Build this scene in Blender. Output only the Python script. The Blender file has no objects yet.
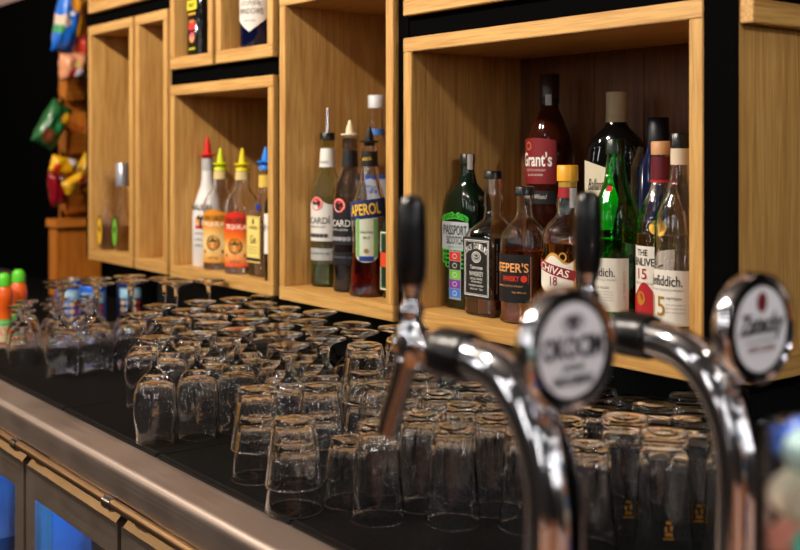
import bpy, bmesh, math, random
from mathutils import Vector, Matrix
random.seed(7)
PI = math.pi
S = bpy.context.scene
COL = S.collection

# ------------------------------------------------------------------ camera, world, lights, exposure
ZC = 1.36                                  # eye height
cam_d = bpy.data.cameras.new('camera')
cam = bpy.data.objects.new('camera', cam_d); COL.objects.link(cam); S.camera = cam
AX, AY = -0.7944, 0.6074                   # viewing direction (level)
cam.location = (0, 0, ZC)
cam.rotation_euler = Vector((AX, AY, 0)).to_track_quat('-Z', 'Y').to_euler()
cam_d.lens = 50; cam_d.sensor_width = 36; cam_d.shift_y = -0.15375
cam_d.clip_start = 0.02
cam_d.dof.use_dof = True; cam_d.dof.focus_distance = 1.66; cam_d.dof.aperture_fstop = 3.9

w = bpy.data.worlds.new('world'); S.world = w; w.use_nodes = True
w.node_tree.nodes['Background'].inputs[0].default_value = (0.30, 0.27, 0.26, 1)
w.node_tree.nodes['Background'].inputs[1].default_value = 0.03

def lamp(loc, power, color=(1, .86, .70), radius=.035):
    l = bpy.data.lights.new('ceiling_lamp', 'POINT'); l.energy = power; l.color = color
    l.shadow_soft_size = radius
    o = bpy.data.objects.new('ceiling_lamp', l); COL.objects.link(o); o.location = loc
    return o
def area(loc, to, sx, sy, power, color):
    l = bpy.data.lights.new('ceiling_panel', 'AREA'); l.shape = 'RECTANGLE'; l.size = sx; l.size_y = sy
    l.energy = power; l.color = color
    o = bpy.data.objects.new('ceiling_panel', l); COL.objects.link(o); o.location = loc
    o.rotation_euler = (Vector(to) - Vector(loc)).to_track_quat('-Z', 'Y').to_euler()
    return o
lamp((-1.47, -0.15, ZC + 1.10), 98, (1, .88, .75), radius=.04)
lamp((-2.15, -0.15, ZC + 1.10), 84, (1, .88, .75), radius=.04)
lamp((-3.3, 0.1, ZC + 1.15), 46)
lamp((-0.30, 0.90, ZC + 1.05), 5)  # added to light the panel of the right return box
lamp((-6.2, -1.5, ZC + 1.10), 60)  # added to light the left wood wall mirrored in the door trim
lamp((.20, .72, ZC + .55), 15, (1, .97, .95), .03)  # added beside the taps to brighten their badges
for x, y, z, e in ((.5, -1.2, .95, 1.6), (1.1, -.5, .95, 1.6), (1.5, .3, .95, 1.6), (1.4, 1.0, .95, 1.6), (-.5, -1.7, 1.2, 1.6), (-1.5, -1.9, 1.2, 1.6), (-2.6, -1.9, 1.2, 1.6), (-1.0, -1.0, .85, 1.6), (-2.0, -1.1, .85, 1.6),
                   (.25, -.55, 1.25, 1.6), (.6, .25, 1.3, 1.6), (-.7, -.75, 1.3, 1.6), (2.2, -1.2, .7, 1.6), (2.3, .2, .6, 1.6), (-3.6, -1.5, 1.2, 1.6), (-3.0, -.9, .9, 1.6)):
    lamp((x, y, ZC + z), e, (1, .97, .95), .03)  # small lamps added for sparkle in the glasses
for x, y in ((-4.2, -2.9), (-2.5, -2.9), (-1.0, -2.9), (.6, -2.9), (2.7, -1.6), (2.7, -.3), (2.7, 1.0)):  # upright strips added out of view for streak highlights on the glasses
    area((x, y, ZC + .75), (-1.2, .9, ZC + .2), .075, 1.0, 6.0, (1, .98, .97))

S.view_settings.view_transform = 'Standard'; S.view_settings.look = 'None'
S.view_settings.gamma = 1; S.view_settings.use_curve_mapping = False
S.view_settings.exposure = 0.0
cy = S.cycles
cy.max_bounces = 28; cy.transmission_bounces = 26; cy.glossy_bounces = 6; cy.diffuse_bounces = 3
cy.transparent_max_bounces = 16
cy.caustics_reflective = False; cy.caustics_refractive = True; cy.blur_glossy = 0.2
cy.sample_clamp_indirect = 30.0; cy.sample_clamp_direct = 0
cy.use_denoising = True

# ------------------------------------------------------------------ materials
def lin(c):
    return tuple((v / 12.92 if v <= .04045 else ((v + .055) / 1.055) ** 2.4) for v in [x / 255 for x in c])
def mat(name, rgb, rough=.5, metal=0, trans=0, ior=1.45, emit=None, es=0, coat=0):
    m = bpy.data.materials.new(name); m.use_nodes = True
    b = m.node_tree.nodes['Principled BSDF']
    b.inputs['Base Color'].default_value = (*lin(rgb), 1)
    b.inputs['Roughness'].default_value = rough; b.inputs['Metallic'].default_value = metal
    b.inputs['Transmission Weight'].default_value = trans; b.inputs['IOR'].default_value = ior
    b.inputs['Coat Weight'].default_value = coat
    if emit:
        b.inputs['Emission Color'].default_value = (*lin(emit), 1); b.inputs['Emission Strength'].default_value = es
    return m
def nd(m, t, **k):
    n = m.node_tree.nodes.new(t)
    for a, v in k.items(): setattr(n, a, v)
    return n
def lk(m, a, b): m.node_tree.links.new(a, b)
def ramp(m, fac, stops):
    r = nd(m, 'ShaderNodeValToRGB'); lk(m, fac, r.inputs[0])
    e = r.color_ramp.elements
    while len(e) < len(stops): e.new(.5)
    for i, (p, c) in enumerate(stops):
        e[i].position = p; e[i].color = (*c, 1)
    return r.outputs[0]
def oak(name, axis, light=(210, 164, 94), dark=(170, 119, 58), rough=.45):
    m = mat(name, light, rough); b = m.node_tree.nodes['Principled BSDF']
    tc = nd(m, 'ShaderNodeTexCoord'); mp = nd(m, 'ShaderNodeMapping'); lk(m, tc.outputs['Object'], mp.inputs[0])
    sc = [70, 70, 70]; sc[axis] = 3.0; mp.inputs['Scale'].default_value = sc
    n1 = nd(m, 'ShaderNodeTexNoise'); n1.inputs['Scale'].default_value = 1; n1.inputs['Detail'].default_value = 6
    n1.inputs['Distortion'].default_value = .6; lk(m, mp.outputs[0], n1.inputs[0])
    mp2 = nd(m, 'ShaderNodeMapping'); lk(m, tc.outputs['Object'], mp2.inputs[0])
    sc = [260, 260, 260]; sc[axis] = 12; mp2.inputs['Scale'].default_value = sc
    n2 = nd(m, 'ShaderNodeTexNoise'); n2.inputs['Scale'].default_value = 1; n2.inputs['Detail'].default_value = 3
    lk(m, mp2.outputs[0], n2.inputs[0])
    mx = nd(m, 'ShaderNodeMath', operation='MULTIPLY_ADD'); lk(m, n2.outputs[0], mx.inputs[0]); mx.inputs[1].default_value = .55
    sb = nd(m, 'ShaderNodeMath', operation='MULTIPLY'); lk(m, n1.outputs[0], sb.inputs[0]); sb.inputs[1].default_value = .5
    lk(m, sb.outputs[0], mx.inputs[2])
    c = ramp(m, mx.outputs[0], [(.36, lin(dark)), (.62, lin(light))]); lk(m, c, b.inputs['Base Color'])
    bp = nd(m, 'ShaderNodeBump'); bp.inputs['Strength'].default_value = .12; bp.inputs['Distance'].default_value = .002
    lk(m, n2.outputs[0], bp.inputs['Height']); lk(m, bp.outputs[0], b.inputs['Normal'])
    return m
OAKX, OAKY, OAKZ = oak('oak_x', 0), oak('oak_y', 1), oak('oak_z', 2)
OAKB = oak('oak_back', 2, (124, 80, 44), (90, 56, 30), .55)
STANDW = oak('stand_wood', 2, (196, 116, 36), (160, 84, 22))
STANDH = oak('stand_wood_y', 1, (206, 124, 42), (170, 92, 26))

GLASS = mat('clear_glass', (255, 255, 255), 0.035, 0, 1, 1.47)
def wavy(m, scale, strength):
    b = m.node_tree.nodes['Principled BSDF']; tc = nd(m, 'ShaderNodeTexCoord'); mp = nd(m, 'ShaderNodeMapping'); lk(m, tc.outputs['Object'], mp.inputs[0])
    mp.inputs['Scale'].default_value = (1, 1, .45)
    n = nd(m, 'ShaderNodeTexNoise'); n.inputs['Scale'].default_value = scale; n.inputs['Detail'].default_value = 2; lk(m, mp.outputs[0], n.inputs[0])
    bp = nd(m, 'ShaderNodeBump'); bp.inputs['Strength'].default_value = strength; bp.inputs['Distance'].default_value = .002
    lk(m, n.outputs[0], bp.inputs['Height']); lk(m, bp.outputs[0], b.inputs['Normal'])
wavy(GLASS, 95, .13)
GLASS_L = mat('lens_glass', (255, 255, 255), 0.02, 0, 1, 1.3)
BLACK = mat('matt_black', (9, 9, 9), .75); BLACK.node_tree.nodes['Principled BSDF'].inputs['Specular IOR Level'].default_value = .0
BLACKP = mat('black_plastic', (12, 12, 13), .28)
WHITEP = mat('white_label_paper', (226, 222, 214), .55)
CHROME = mat('chrome', (222, 222, 226), .10, 1)
DCHROME = mat('dark_chrome', (150, 146, 146), .2, 1)

def steel(name, rgb, r0, r1, axis, k=1):
    m = mat(name, rgb, r0, 1); b = m.node_tree.nodes['Principled BSDF']
    tc = nd(m, 'ShaderNodeTexCoord'); mp = nd(m, 'ShaderNodeMapping'); lk(m, tc.outputs['Object'], mp.inputs[0])
    sc = [500, 500, 500]; sc[axis] = 6; mp.inputs['Scale'].default_value = sc
    n = nd(m, 'ShaderNodeTexNoise'); n.inputs['Scale'].default_value = 1; lk(m, mp.outputs[0], n.inputs[0])
    mr = nd(m, 'ShaderNodeMapRange'); mr.inputs[3].default_value = r0; mr.inputs[4].default_value = r1
    lk(m, n.outputs[0], mr.inputs[0])
    n2 = nd(m, 'ShaderNodeTexNoise'); n2.inputs['Scale'].default_value = 9; n2.inputs['Detail'].default_value = 4; lk(m, tc.outputs['Object'], n2.inputs[0])
    ad = nd(m, 'ShaderNodeMath', operation='MULTIPLY_ADD'); lk(m, n2.outputs[0], ad.inputs[0]); ad.inputs[1].default_value = .22; lk(m, mr.outputs[0], ad.inputs[2])
    lk(m, ad.outputs[0], b.inputs['Roughness'])
    return m
STEEL = steel('brushed_steel', (168, 152, 142), .30, .46, 0)
STEELD = steel('door_steel', (184, 166, 152), .30, .44, 0)

def rubber():
    m = mat('perforated_rubber', (18, 18, 19), .6); b = m.node_tree.nodes['Principled BSDF']
    tc = nd(m, 'ShaderNodeTexCoord'); sp = nd(m, 'ShaderNodeSeparateXYZ'); lk(m, tc.outputs['Object'], sp.inputs[0])
    f = 2 * PI / .0068; outs = []
    for k in (0, 1):
        mu = nd(m, 'ShaderNodeMath', operation='MULTIPLY'); lk(m, sp.outputs[k], mu.inputs[0]); mu.inputs[1].default_value = f
        s = nd(m, 'ShaderNodeMath', operation='SINE'); lk(m, mu.outputs[0], s.inputs[0]); outs.append(s)
    mn = nd(m, 'ShaderNodeMath', operation='MAXIMUM'); lk(m, outs[0].outputs[0], mn.inputs[0]); lk(m, outs[1].outputs[0], mn.inputs[1])
    st = nd(m, 'ShaderNodeMapRange'); lk(m, mn.outputs[0], st.inputs[0]); st.inputs[1].default_value = .0; st.inputs[2].default_value = .6
    c = ramp(m, st.outputs[0], [(0, (.0008, .0008, .0008)), (1, (.006, .006, .0065))]); lk(m, c, b.inputs['Base Color']); b.inputs['Specular IOR Level'].default_value = .04
    bp = nd(m, 'ShaderNodeBump'); bp.inputs['Strength'].default_value = .7; bp.inputs['Distance'].default_value = .0015
    lk(m, st.outputs[0], bp.inputs['Height']); lk(m, bp.outputs[0], b.inputs['Normal'])
    return m
RUBBER = rubber()
RUBLIP = mat('rubber_lip', (12, 12, 13), .5); RUBLIP.node_tree.nodes['Principled BSDF'].inputs['Specular IOR Level'].default_value = .15

# ------------------------------------------------------------------ helpers
def bm_obj(name, bm, m, parent=None, smooth=False, loc=None, rotz=0):
    bmesh.ops.recalc_face_normals(bm, faces=bm.faces)
    me = bpy.data.meshes.new(name); bm.to_mesh(me); bm.free()
    if smooth:
        for p in me.polygons: p.use_smooth = True
        if smooth is not True:
            me.set_sharp_from_angle(angle=math.radians(smooth))
    if m: me.materials.append(m)
    o = bpy.data.objects.new(name, me); COL.objects.link(o)
    if parent: o.parent = parent
    if loc: o.location = loc
    if rotz: o.rotation_euler.z = rotz
    return o
def tag(o, label, cat, group=None, kind=None):
    if label: o['label'] = label
    if cat: o['category'] = cat
    if group: o['group'] = group
    if kind: o['kind'] = kind
    return o
def thing(name, label, cat, loc, rotz=0, group=None):
    o = bpy.data.objects.new(name, None); COL.objects.link(o); o.location = loc; o.rotation_euler.z = rotz
    o.empty_display_size = .05
    return tag(o, label, cat, group)
def add_box(bm, a, b, M=None):
    vs = [bm.verts.new((x, y, z)) for x in (a[0], b[0]) for y in (a[1], b[1]) for z in (a[2], b[2])]
    if M is not None:
        for v in vs: v.co = M @ v.co
    for f in ((0, 1, 3, 2), (4, 6, 7, 5), (0, 4, 5, 1), (2, 3, 7, 6), (0, 2, 6, 4), (1, 5, 7, 3)):
        bm.faces.new([vs[i] for i in f])
def box(name, a, b, m, parent=None, bevel=0, M=None):
    bm = bmesh.new(); add_box(bm, a, b, M)
    if bevel:
        bmesh.ops.recalc_face_normals(bm, faces=bm.faces)
        bmesh.ops.bevel(bm, geom=list(bm.edges), offset=bevel, segments=2, affect='EDGES')
    return bm_obj(name, bm, m, parent, 40 if bevel else False)
def struct(o): o['kind'] = 'structure'; return o
def add_lathe(bm, prof, seg=32, mod=None, c=(0, 0), closed_ends=True):
    rings = []
    for i, (r, z) in enumerate(prof):
        if r < 1e-6: rings.append([bm.verts.new((c[0], c[1], z))]); continue
        ring = []
        for k in range(seg):
            a = 2 * PI * k / seg
            rr = r * (mod(i, a) if mod else 1)
            ring.append(bm.verts.new((c[0] + rr * math.cos(a), c[1] + rr * math.sin(a), z)))
        rings.append(ring)
    for p, q in zip(rings, rings[1:]):
        if len(p) == 1 and len(q) == 1: continue
        for k in range(seg):
            k2 = (k + 1) % seg
            if len(p) == 1: bm.faces.new((p[0], q[k2], q[k]))
            elif len(q) == 1: bm.faces.new((p[k], p[k2], q[0]))
            else: bm.faces.new((p[k], p[k2], q[k2], q[k]))
def lathe(name, prof, m, parent=None, seg=32, mod=None, smooth=50, loc=None, rotz=0):
    bm = bmesh.new(); add_lathe(bm, prof, seg, mod)
    return bm_obj(name, bm, m, parent, smooth, loc, rotz)
def sect(rx, ry, n, seg, z):
    out = []
    for k in range(seg):
        a = 2 * PI * k / seg; c, s = math.cos(a), math.sin(a)
        f = (abs(c) ** n + abs(s) ** n) ** (-1 / n)
        out.append((rx * c * f, ry * s * f, z))
    return out
def loft(name, rows, m, parent=None, seg=40, smooth=60):
    """rows: (z, rx, ry, n); closes both ends"""
    bm = bmesh.new(); rings = [[bm.verts.new(p) for p in sect(rx, ry, n, seg, z)] for z, rx, ry, n in rows]
    for p, q in zip(rings, rings[1:]):
        for k in range(seg):
            k2 = (k + 1) % seg; bm.faces.new((p[k], p[k2], q[k2], q[k]))
    bm.faces.new(rings[0][::-1]); bm.faces.new(rings[-1])
    return bm_obj(name, bm, m, parent, smooth)
def catmull(pts, n=6):
    P = [Vector(p) for p in pts]; P = [2 * P[0] - P[1]] + P + [2 * P[-1] - P[-2]]; out = []
    for i in range(1, len(P) - 2):
        for k in range(n):
            t = k / n; a, b, c, d = P[i - 1], P[i], P[i + 1], P[i + 2]
            out.append(.5 * ((2 * b) + (c - a) * t + (2 * a - 5 * b + 4 * c - d) * t * t + (3 * b - a - 3 * c + d) * t ** 3))
    out.append(P[-2]); return out
def tube(name, pts, rad, m, parent=None, seg=20, sm=True):
    P = [Vector(p) for p in pts]; bm = bmesh.new(); rings = []
    up = Vector((0, 1, 0)) if abs((P[-1] - P[0]).normalized().y) < .9 else Vector((0, 0, 1))
    for i, p in enumerate(P):
        d = (P[min(i + 1, len(P) - 1)] - P[max(i - 1, 0)]).normalized()
        u = up.cross(d).normalized(); v = d.cross(u)
        r = rad(i / (len(P) - 1)) if callable(rad) else rad
        rings.append([bm.verts.new(p + r * (math.cos(2 * PI * k / seg) * u + math.sin(2 * PI * k / seg) * v)) for k in range(seg)])
    for a, b in zip(rings, rings[1:]):
        for k in range(seg):
            k2 = (k + 1) % seg; bm.faces.new((a[k], a[k2], b[k2], b[k]))
    bm.faces.new(rings[0][::-1]); bm.faces.new(rings[-1])
    return bm_obj(name, bm, m, parent, 50)
def ray(sx):
    t = (sx - 400) / 1111.0
    return AX + (-AX * 0 + AY) * t, AY - AX * t
def onY(sx, Y):                      # ground position of a bearing on the plane Y = const
    dx, dy = ray(sx); return (dx * Y / dy, Y)
def onX(sx, y, X):                   # point of the plane X = const
    dx, dy = ray(sx); d = X / dx; return Vector((X, dy * d, ZC + (152 - y) * d / 1111.0))

# ------------------------------------------------------------------ setting
ZT = ZC - .457                        # counter top height
struct(box('floor', (-8, -3.2, -.05), (3, 1.5, 0), mat('floor_tile', (34, 30, 28), .5)))
struct(box('ceiling', (-8, -3.2, ZC + 1.5), (3, 1.5, ZC + 1.55), mat('ceiling_paint', (38, 34, 32), .8)))
BWALL = mat('black_wall', (8, 8, 8), .9); BWALL.node_tree.nodes['Principled BSDF'].inputs['Specular IOR Level'].default_value = 0
struct(box('wall_back', (-8, 1.43, 0), (3, 1.5, ZC + .585), BWALL))
struct(box('wall_back_upper', (-8, 1.43, ZC + .585), (3, 1.5, ZC + 1.5), mat('upper_wall_paint', (176, 150, 142), .8)))
WALLP = mat('room_wall', (44, 42, 42), .8)
struct(box('wall_front', (-8, -3.25, 0), (3, -3.2, ZC + 1.5), WALLP))
struct(box('wall_left', (-8.05, -3.2, 0), (-8, 1.5, ZC + 1.5), oak('far_wall_wood', 2)))
struct(box('wall_right', (3, -3.2, 0), (3.05, 1.5, ZC + 1.5), WALLP))
struct(box('trim_1', (-3.0, 1.405, ZT), (-.2, 1.43, ZC - .33), mat('splash_panel', (14, 14, 14), .9)))

# ------------------------------------------------------------------ back counter with coolers
ctr = thing('back_counter', 'long stainless steel back counter with a rounded front edge and black mats on it', 'counter', (-1.9, 1.0, 0))
def wtop(name, rows, x0, x1, m, parent, world=True):
    bm = bmesh.new(); A = [bm.verts.new((x0, y, z)) for y, z in rows]; B = [bm.verts.new((x1, y, z)) for y, z in rows]
    n = len(rows)
    for i in range(n):
        j = (i + 1) % n; bm.faces.new((A[i], A[j], B[j], B[i]))
    bm.faces.new(A[::-1]); bm.faces.new(B)
    o = bm_obj(name, bm, m, None, 35)
    if parent: o.parent = parent; o.matrix_parent_inverse = Matrix.Translation(-Vector(parent.location))
    return o
def kid(o, parent):
    o.parent = parent; o.matrix_parent_inverse = Matrix.Translation(-Vector(parent.location)); return o
rr = .012
front = [(.655, ZT - .047), (.655, ZT - rr)] + [(.655 + rr - rr * math.cos(a), ZT - rr + rr * math.sin(a)) for a in [PI / 2 * k / 6 for k in range(1, 7)]]
wtop('worktop', front + [(1.405, ZT), (1.405, ZT - .03), (.668, ZT - .03), (.668, ZT - .047)], -4.4, -.30, STEEL, ctr)
for n_, (xa, xb) in (('left of the coolers', (-4.4, -2.79)), ('right of the coolers under the right tap', (-.72, -.30))):
    tag(box('base_cabinet', (xa, .70, 0), (xb, 1.40, ZT - .0505), STEELD), 'plain steel base cabinet under the worktop, ' + n_, 'cabinet')

FRAMEM = mat('door_gasket', (10, 10, 11), .5)
BLUE = mat('blue_led', (70, 150, 255), .5, emit=(60, 150, 255), es=26)
INNER = mat('cooler_lining', (190, 205, 235), .3, .2)
DGLASS = mat('door_glass', (255, 255, 255), 0, 0, 1, 1.1)
TRIMM = steel('trim_steel', (182, 148, 104), .24, .36, 0)  # tan of reflected wood put into the trim's steel colour
def cooler(x0, x1, label, n):
    t = thing('bottle_cooler', label, 'fridge', ((x0 + x1) / 2, .95, 0), 0, 'glass door coolers under the back counter')
    ztop = ZT - .068
    bm = bmesh.new()
    for a, b in (((x0 + .001, .712, .09), (x0 + .012, 1.35, ztop)), ((x1 - .012, .712, .09), (x1 - .001, 1.35, ztop)),
                 ((x0 + .012, 1.33, .09), (x1 - .012, 1.35, ztop)), ((x0 + .012, .712, .09), (x1 - .012, 1.33, .11)),
                 ((x0 + .012, .712, ztop - .02), (x1 - .012, 1.33, ztop))): add_box(bm, a, b)
    kid(bm_obj('lining', bm, INNER), t)
    bm = bmesh.new()
    for a, b in (((x0 + .001, .699, .09), (x0 + .014, .7115, ztop)), ((x1 - .014, .699, .09), (x1 - .001, .7115, ztop)), ((x0 + .014, .699, ztop - .03), (x1 - .014, .7115, ztop)), ((x0 + .014, .699, .09), (x1 - .014, .7115, .12))): add_box(bm, a, b)
    kid(bm_obj('gasket', bm, FRAMEM), t); kid(box('plinth', (x0 + .001, .72, 0), (x1 - .001, 1.35, .0895), BLACK), t)
    kid(box('shelf', (x0 + .013, .73, .544), (x1 - .013, 1.32, .55), DCHROME), t)
    # door: chamfered frame with glass
    g = .007; a, b = x0 + g, x1 - g; zb = .12
    bm = bmesh.new()
    def fr(z0, z1, xa, xb): add_box(bm, (xa, .665, z0), (xb, .697, z1))
    fr(zb, zb + .06, a, b); fr(zb + .06, ztop - .075, a, a + .045); fr(zb + .06, ztop - .075, b - .045, b); fr(ztop - .075, ztop - .024, a, b)
    dr = kid(bm_obj('door', bm, STEELD), t)
    o = wtop('top_trim', [(.665, ztop - .024), (.690, ztop + .003), (.697, ztop + .003), (.697, ztop - .024)], a + .006, b - .006, TRIMM, None)
    o.parent = dr
    o = box('pane', (a + .0455, .672, zb + .0605), (b - .0455, .676, ztop - .0755), DGLASS); o.parent = dr
    for xs in (x1 - .020,):
        kid(box('light_strip', (xs - .004, .712, .13), (xs + .004, .720, ztop - .03), BLUE), t)
    kid(box('light_strip', (x0 + .03, .740, ztop - .100), (x1 - .03, .744, ztop - .096), BLUE), t)
DX = [-2.78, -2.37, -1.96, -1.55, -1.14, -.73]
WH = ['leftmost steel cooler with a blue lit glass door, furthest from the taps',
      'steel cooler with a blue lit glass door, second from the far end',
      'steel cooler whose blue lit glass door shows cut off at the left edge',
      'steel cooler with the largest visible blue lit glass door',
      'steel cooler nearest the taps under the front stacked tumblers']
for i in range(5): cooler(DX[i], DX[i + 1], WH[i], i)
# rail under the worktop nose
rail = thing('rail', 'long round metal rail fixed below the steel counter edge over the cooler doors', 'rail', (-1.75, .648, ZT - .062))
o = tube('tube', [(-4.4, .651, ZT - .0555), (-.72, .651, ZT - .0555)], .0075, steel('bronze_steel', (150, 118, 84), .22, .34, 0), None, 18); kid(o, rail)
for x in DX: 
    kid(tube('clamp', [(x - .012, .651, ZT - .0570), (x + .012, .651, ZT - .0570)], .0098, DCHROME, None, 18), rail)
    kid(box('bracket', (x - .006, .6495, ZT - .066), (x + .006, .6985, ZT - .052), DCHROME), rail)

# bottles inside the coolers
def cool_bottle(x, y, z, m, i):
    t = thing('beer_bottle', None, None, (x, y, z))
    lathe('body', [(0, 0), (.028, 0), (.030, .004), (.030, .125), (.026, .15), (.014, .175), (.0125, .21), (0, .21)], m, t, 20)
    lathe('cap', [(0, .2105), (.0145, .2105), (.0145, .218), (.012, .220), (0, .220)], DCHROME, t, 16)
    return t
GB = [mat('cold_green_glass', (90, 190, 140), .08, 0, .5), mat('cold_brown_glass', (150, 90, 50), .08, 0, .4), mat('cold_blue_glass', (200, 225, 250), .08, 0, .5)]
ordn = ['first', 'second', 'third', 'fourth', 'fifth', 'sixth', 'seventh', 'eighth', 'ninth']
for ci, (a, b) in enumerate(((-2.37, -1.96), (-1.96, -1.55))):
    for k in range(4):
        t = cool_bottle(a + .075 + k * .088, .79, .55, GB[(k + ci) % 3], k)
        col = ['green', 'brown', 'pale blue'][(k + ci) % 3]
        tag(t, '%s bottle, %s from the left on the shelf of the %s cooler' % (col, ordn[k], ['cut off', 'largest visible'][ci]), 'bottle', 'bottles in the blue lit coolers')

# rubber mats
MX = [(-4.1, -2.84), (-2.60, -2.30), (-2.30, -1.915), (-1.915, -1.537), (-1.537, -1.16), (-1.16, -.78), (-.78, -.62)]  # first mat is added, standing in for the black wall mirrored in steel
ML = ['black perforated rubber mat under the snack stand and blue cans', 'black perforated rubber mat under the small glasses at the far end', 'black perforated rubber mat under the tall wine glasses',
      'black perforated rubber mat under the rear stemmed glasses', 'black perforated rubber mat under the front stemmed glasses',
      'black perforated rubber mat under the stacked tumblers and tall glasses', 'narrow black rubber mat piece behind the right tap']
for (a, b), l in zip(MX, ML):
    t = thing('bar_mat', l, 'mat', ((a + b) / 2, 1.0, ZT), 0, 'rubber mats along the counter')
    kid(box('pad', (a + .0012, .728, ZT), (b - .0012, 1.395, ZT + .004), RUBBER), t)
    kid(box('front_lip', (a + .0012, .717, ZT), (b - .0012, .728, ZT + .0062), RUBLIP, bevel=.002), t)
ZM = ZT + .004

# tap counter (customer side), wooden top
tc_ = thing('tap_counter', 'short oak topped counter carrying the beer taps', 'counter', (-.45, .2, 0))
kid(box('top', (-.74, -.35, ZT - .03), (.35, .654, ZT), oak('oak_top', 0, (150, 92, 44), (112, 66, 30), .35)), tc_)
kid(box('carcass', (-.70, -.30, 0), (.30, .62, ZT - .03), BLACK), tc_)

# ------------------------------------------------------------------ wall cabinets
YF, DEP = 1.15, .265
def cab(name, label, cat, x0, x1, z0, z1, seams=(), tb=.024, bb=.027, s=.022):
    z0 += ZC; z1 += ZC
    t = thing(name, label, cat, ((x0 + x1) / 2, YF + DEP / 2, z0), 0, 'oak wall boxes in the black frame')
    kid(box('top_board', (x0, YF, z1 - tb), (x1, YF + DEP, z1), OAKX, bevel=.0012), t)
    kid(box('bottom_board', (x0, YF, z0), (x1, YF + DEP, z0 + bb), OAKX, bevel=.0012), t)
    kid(box('side_board', (x0, YF + .0005, z0 + bb), (x0 + s, YF + DEP, z1 - tb), OAKZ, bevel=.0012), t)
    kid(box('side_board', (x1 - s, YF + .0005, z0 + bb), (x1, YF + DEP, z1 - tb), OAKZ, bevel=.0012), t)
    xs = [x0 + s] + list(seams) + [x1 - s]
    bm = bmesh.new()
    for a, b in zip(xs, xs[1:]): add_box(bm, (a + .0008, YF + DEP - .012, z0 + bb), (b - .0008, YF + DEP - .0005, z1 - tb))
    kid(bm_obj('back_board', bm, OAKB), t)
    return t
cab('wall_box', 'large oak box full of whisky bottles behind the beer taps', 'shelf', -1.496, -.878, -.292, .193, (-1.40, -1.294, -1.186, -1.08, -.98))
cab('wall_box', 'tall oak box holding the rum and aperitif bottles', 'shelf', -1.900, -1.524, -.292, .312, (-1.78, -1.65))
cab('wall_box', 'low oak box holding four bottles with bright pourers', 'shelf', -2.390, -1.923, -.290, .155, (-2.25, -2.1))
cab('wall_box', 'narrow empty oak box between the two left boxes', 'shelf', -2.585, -2.405, -.288, .337, ())
cab('wall_box', 'far left oak box with two round flask bottles', 'shelf', -2.888, -2.600, -.288, .337, (-2.75,))
cab('wall_box', 'upper oak box with a black bottle with a colourful label', 'shelf', -2.390, -2.181, .192, .62, ())
cab('wall_box', 'upper oak box with a dark blue bottle and pointed white label', 'shelf', -2.165, -1.925, .192, .62, ())
cab('wall_box', 'uppermost left oak box cut off by the top edge', 'shelf', -2.888, -2.405, .372, .62, ())
cab('wall_box', 'oak box above the whisky bottles, only its bottom board showing', 'shelf', -1.496, -.878, .231, .62, ())
# return box on the right, opening towards +X
zr0, zr1 = ZC - .2835, ZC + .187
t = thing('wall_box', 'right hand oak box cut off by the picture edge, turned to face the taps', 'shelf', (-.85, 1.3, zr0), 0, 'oak wall boxes in the black frame')
kid(box('top_board', (-.8262, YF + .004, ZC + .157), (-.806, 1.415, ZC + .187), OAKY, bevel=.0012), t)
kid(box('bottom_board', (-.8262, YF + .004, ZC - .2835), (-.812, 1.415, ZC - .252), OAKY, bevel=.0012), t)
kid(box('back_board', (-.8272, YF + .004, ZC - .2835), (-.8265, 1.415, ZC + .187), OAKZ), t)

bm = bmesh.new()
zl, zh = ZC - .300, ZC + .62
yb0, yb1 = YF + .012, YF + DEP
def post(x0, x1, a=zl, b=zh, y0=yb0): add_box(bm, (x0 + .0004, y0, a), (x1 - .0004, yb1, b))
post(-.878, -.8272, y0=YF + .002); post(-1.524, -1.496); post(-1.923, -1.900); post(-2.405, -2.390); post(-2.93, -2.888, ZC - .29)
post(-2.6, -2.585, b=ZC + .338); post(-2.181, -2.165, ZC + .192)
def barh(x0, x1, a, b): add_box(bm, (x0 + .001, yb0 + .002, ZC + a + .0004), (x1 - .001, yb1, ZC + b - .0004))
barh(-1.496, -.878, .193, .231); barh(-2.390, -1.923, .155, .192); barh(-2.888, -2.405, .337, .372); barh(-1.9, -1.524, .312, .62)
barh(-.8265, -.80, .1875, .62)
FR = bm_obj('shelf_frame', bm, BLACK); tag(FR, 'black metal frame holding the oak boxes', 'frame')

# ------------------------------------------------------------------ glasses
def glass_prof(outer, inner):        # outer from top axis to rim, inner back up to axis
    return outer + inner
STEM = [(0, .1655), (.020, .1655), (.030, .1645), (.0315, .163), (.0300, .1612), (.016, .157), (.0065, .150), (.0050, .138), (.0052, .124), (.0080, .114),
        (.018, .106), (.0265, .096), (.0325, .080), (.0342, .062), (.0335, .040), (.0305, .018), (.0295, .002), (.0290, .0),
        (.0281, .0), (.0279, .002), (.0289, .018), (.0319, .040), (.0326, .062), (.0309, .079), (.0250, .094), (.014, .101), (0, .103)]
WINE = [(0, .1905), (.022, .1905), (.0335, .1895), (.035, .188), (.0330, .1862), (.012, .182), (.0048, .174), (.0036, .150), (.0038, .118), (.0060, .109),
        (.018, .101), (.0290, .088), (.0352, .068), (.0362, .048), (.0345, .024), (.0318, .002), (.0313, .0),
        (.0305, .0), (.0305, .002), (.0333, .024), (.0350, .048), (.0339, .068), (.0276, .086), (.016, .097), (0, .100)]
SMALL = [(0, .116), (.018, .116), (.0265, .115), (.0275, .1135), (.0255, .112), (.010, .108), (.0060, .100), (.0075, .086),
         (.018, .080), (.0265, .068), (.0300, .045), (.0315, .015), (.0320, .0), (.0311, .0), (.0306, .015), (.0289, .044), (.0250, .065), (.014, .075), (0, .077)]
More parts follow.
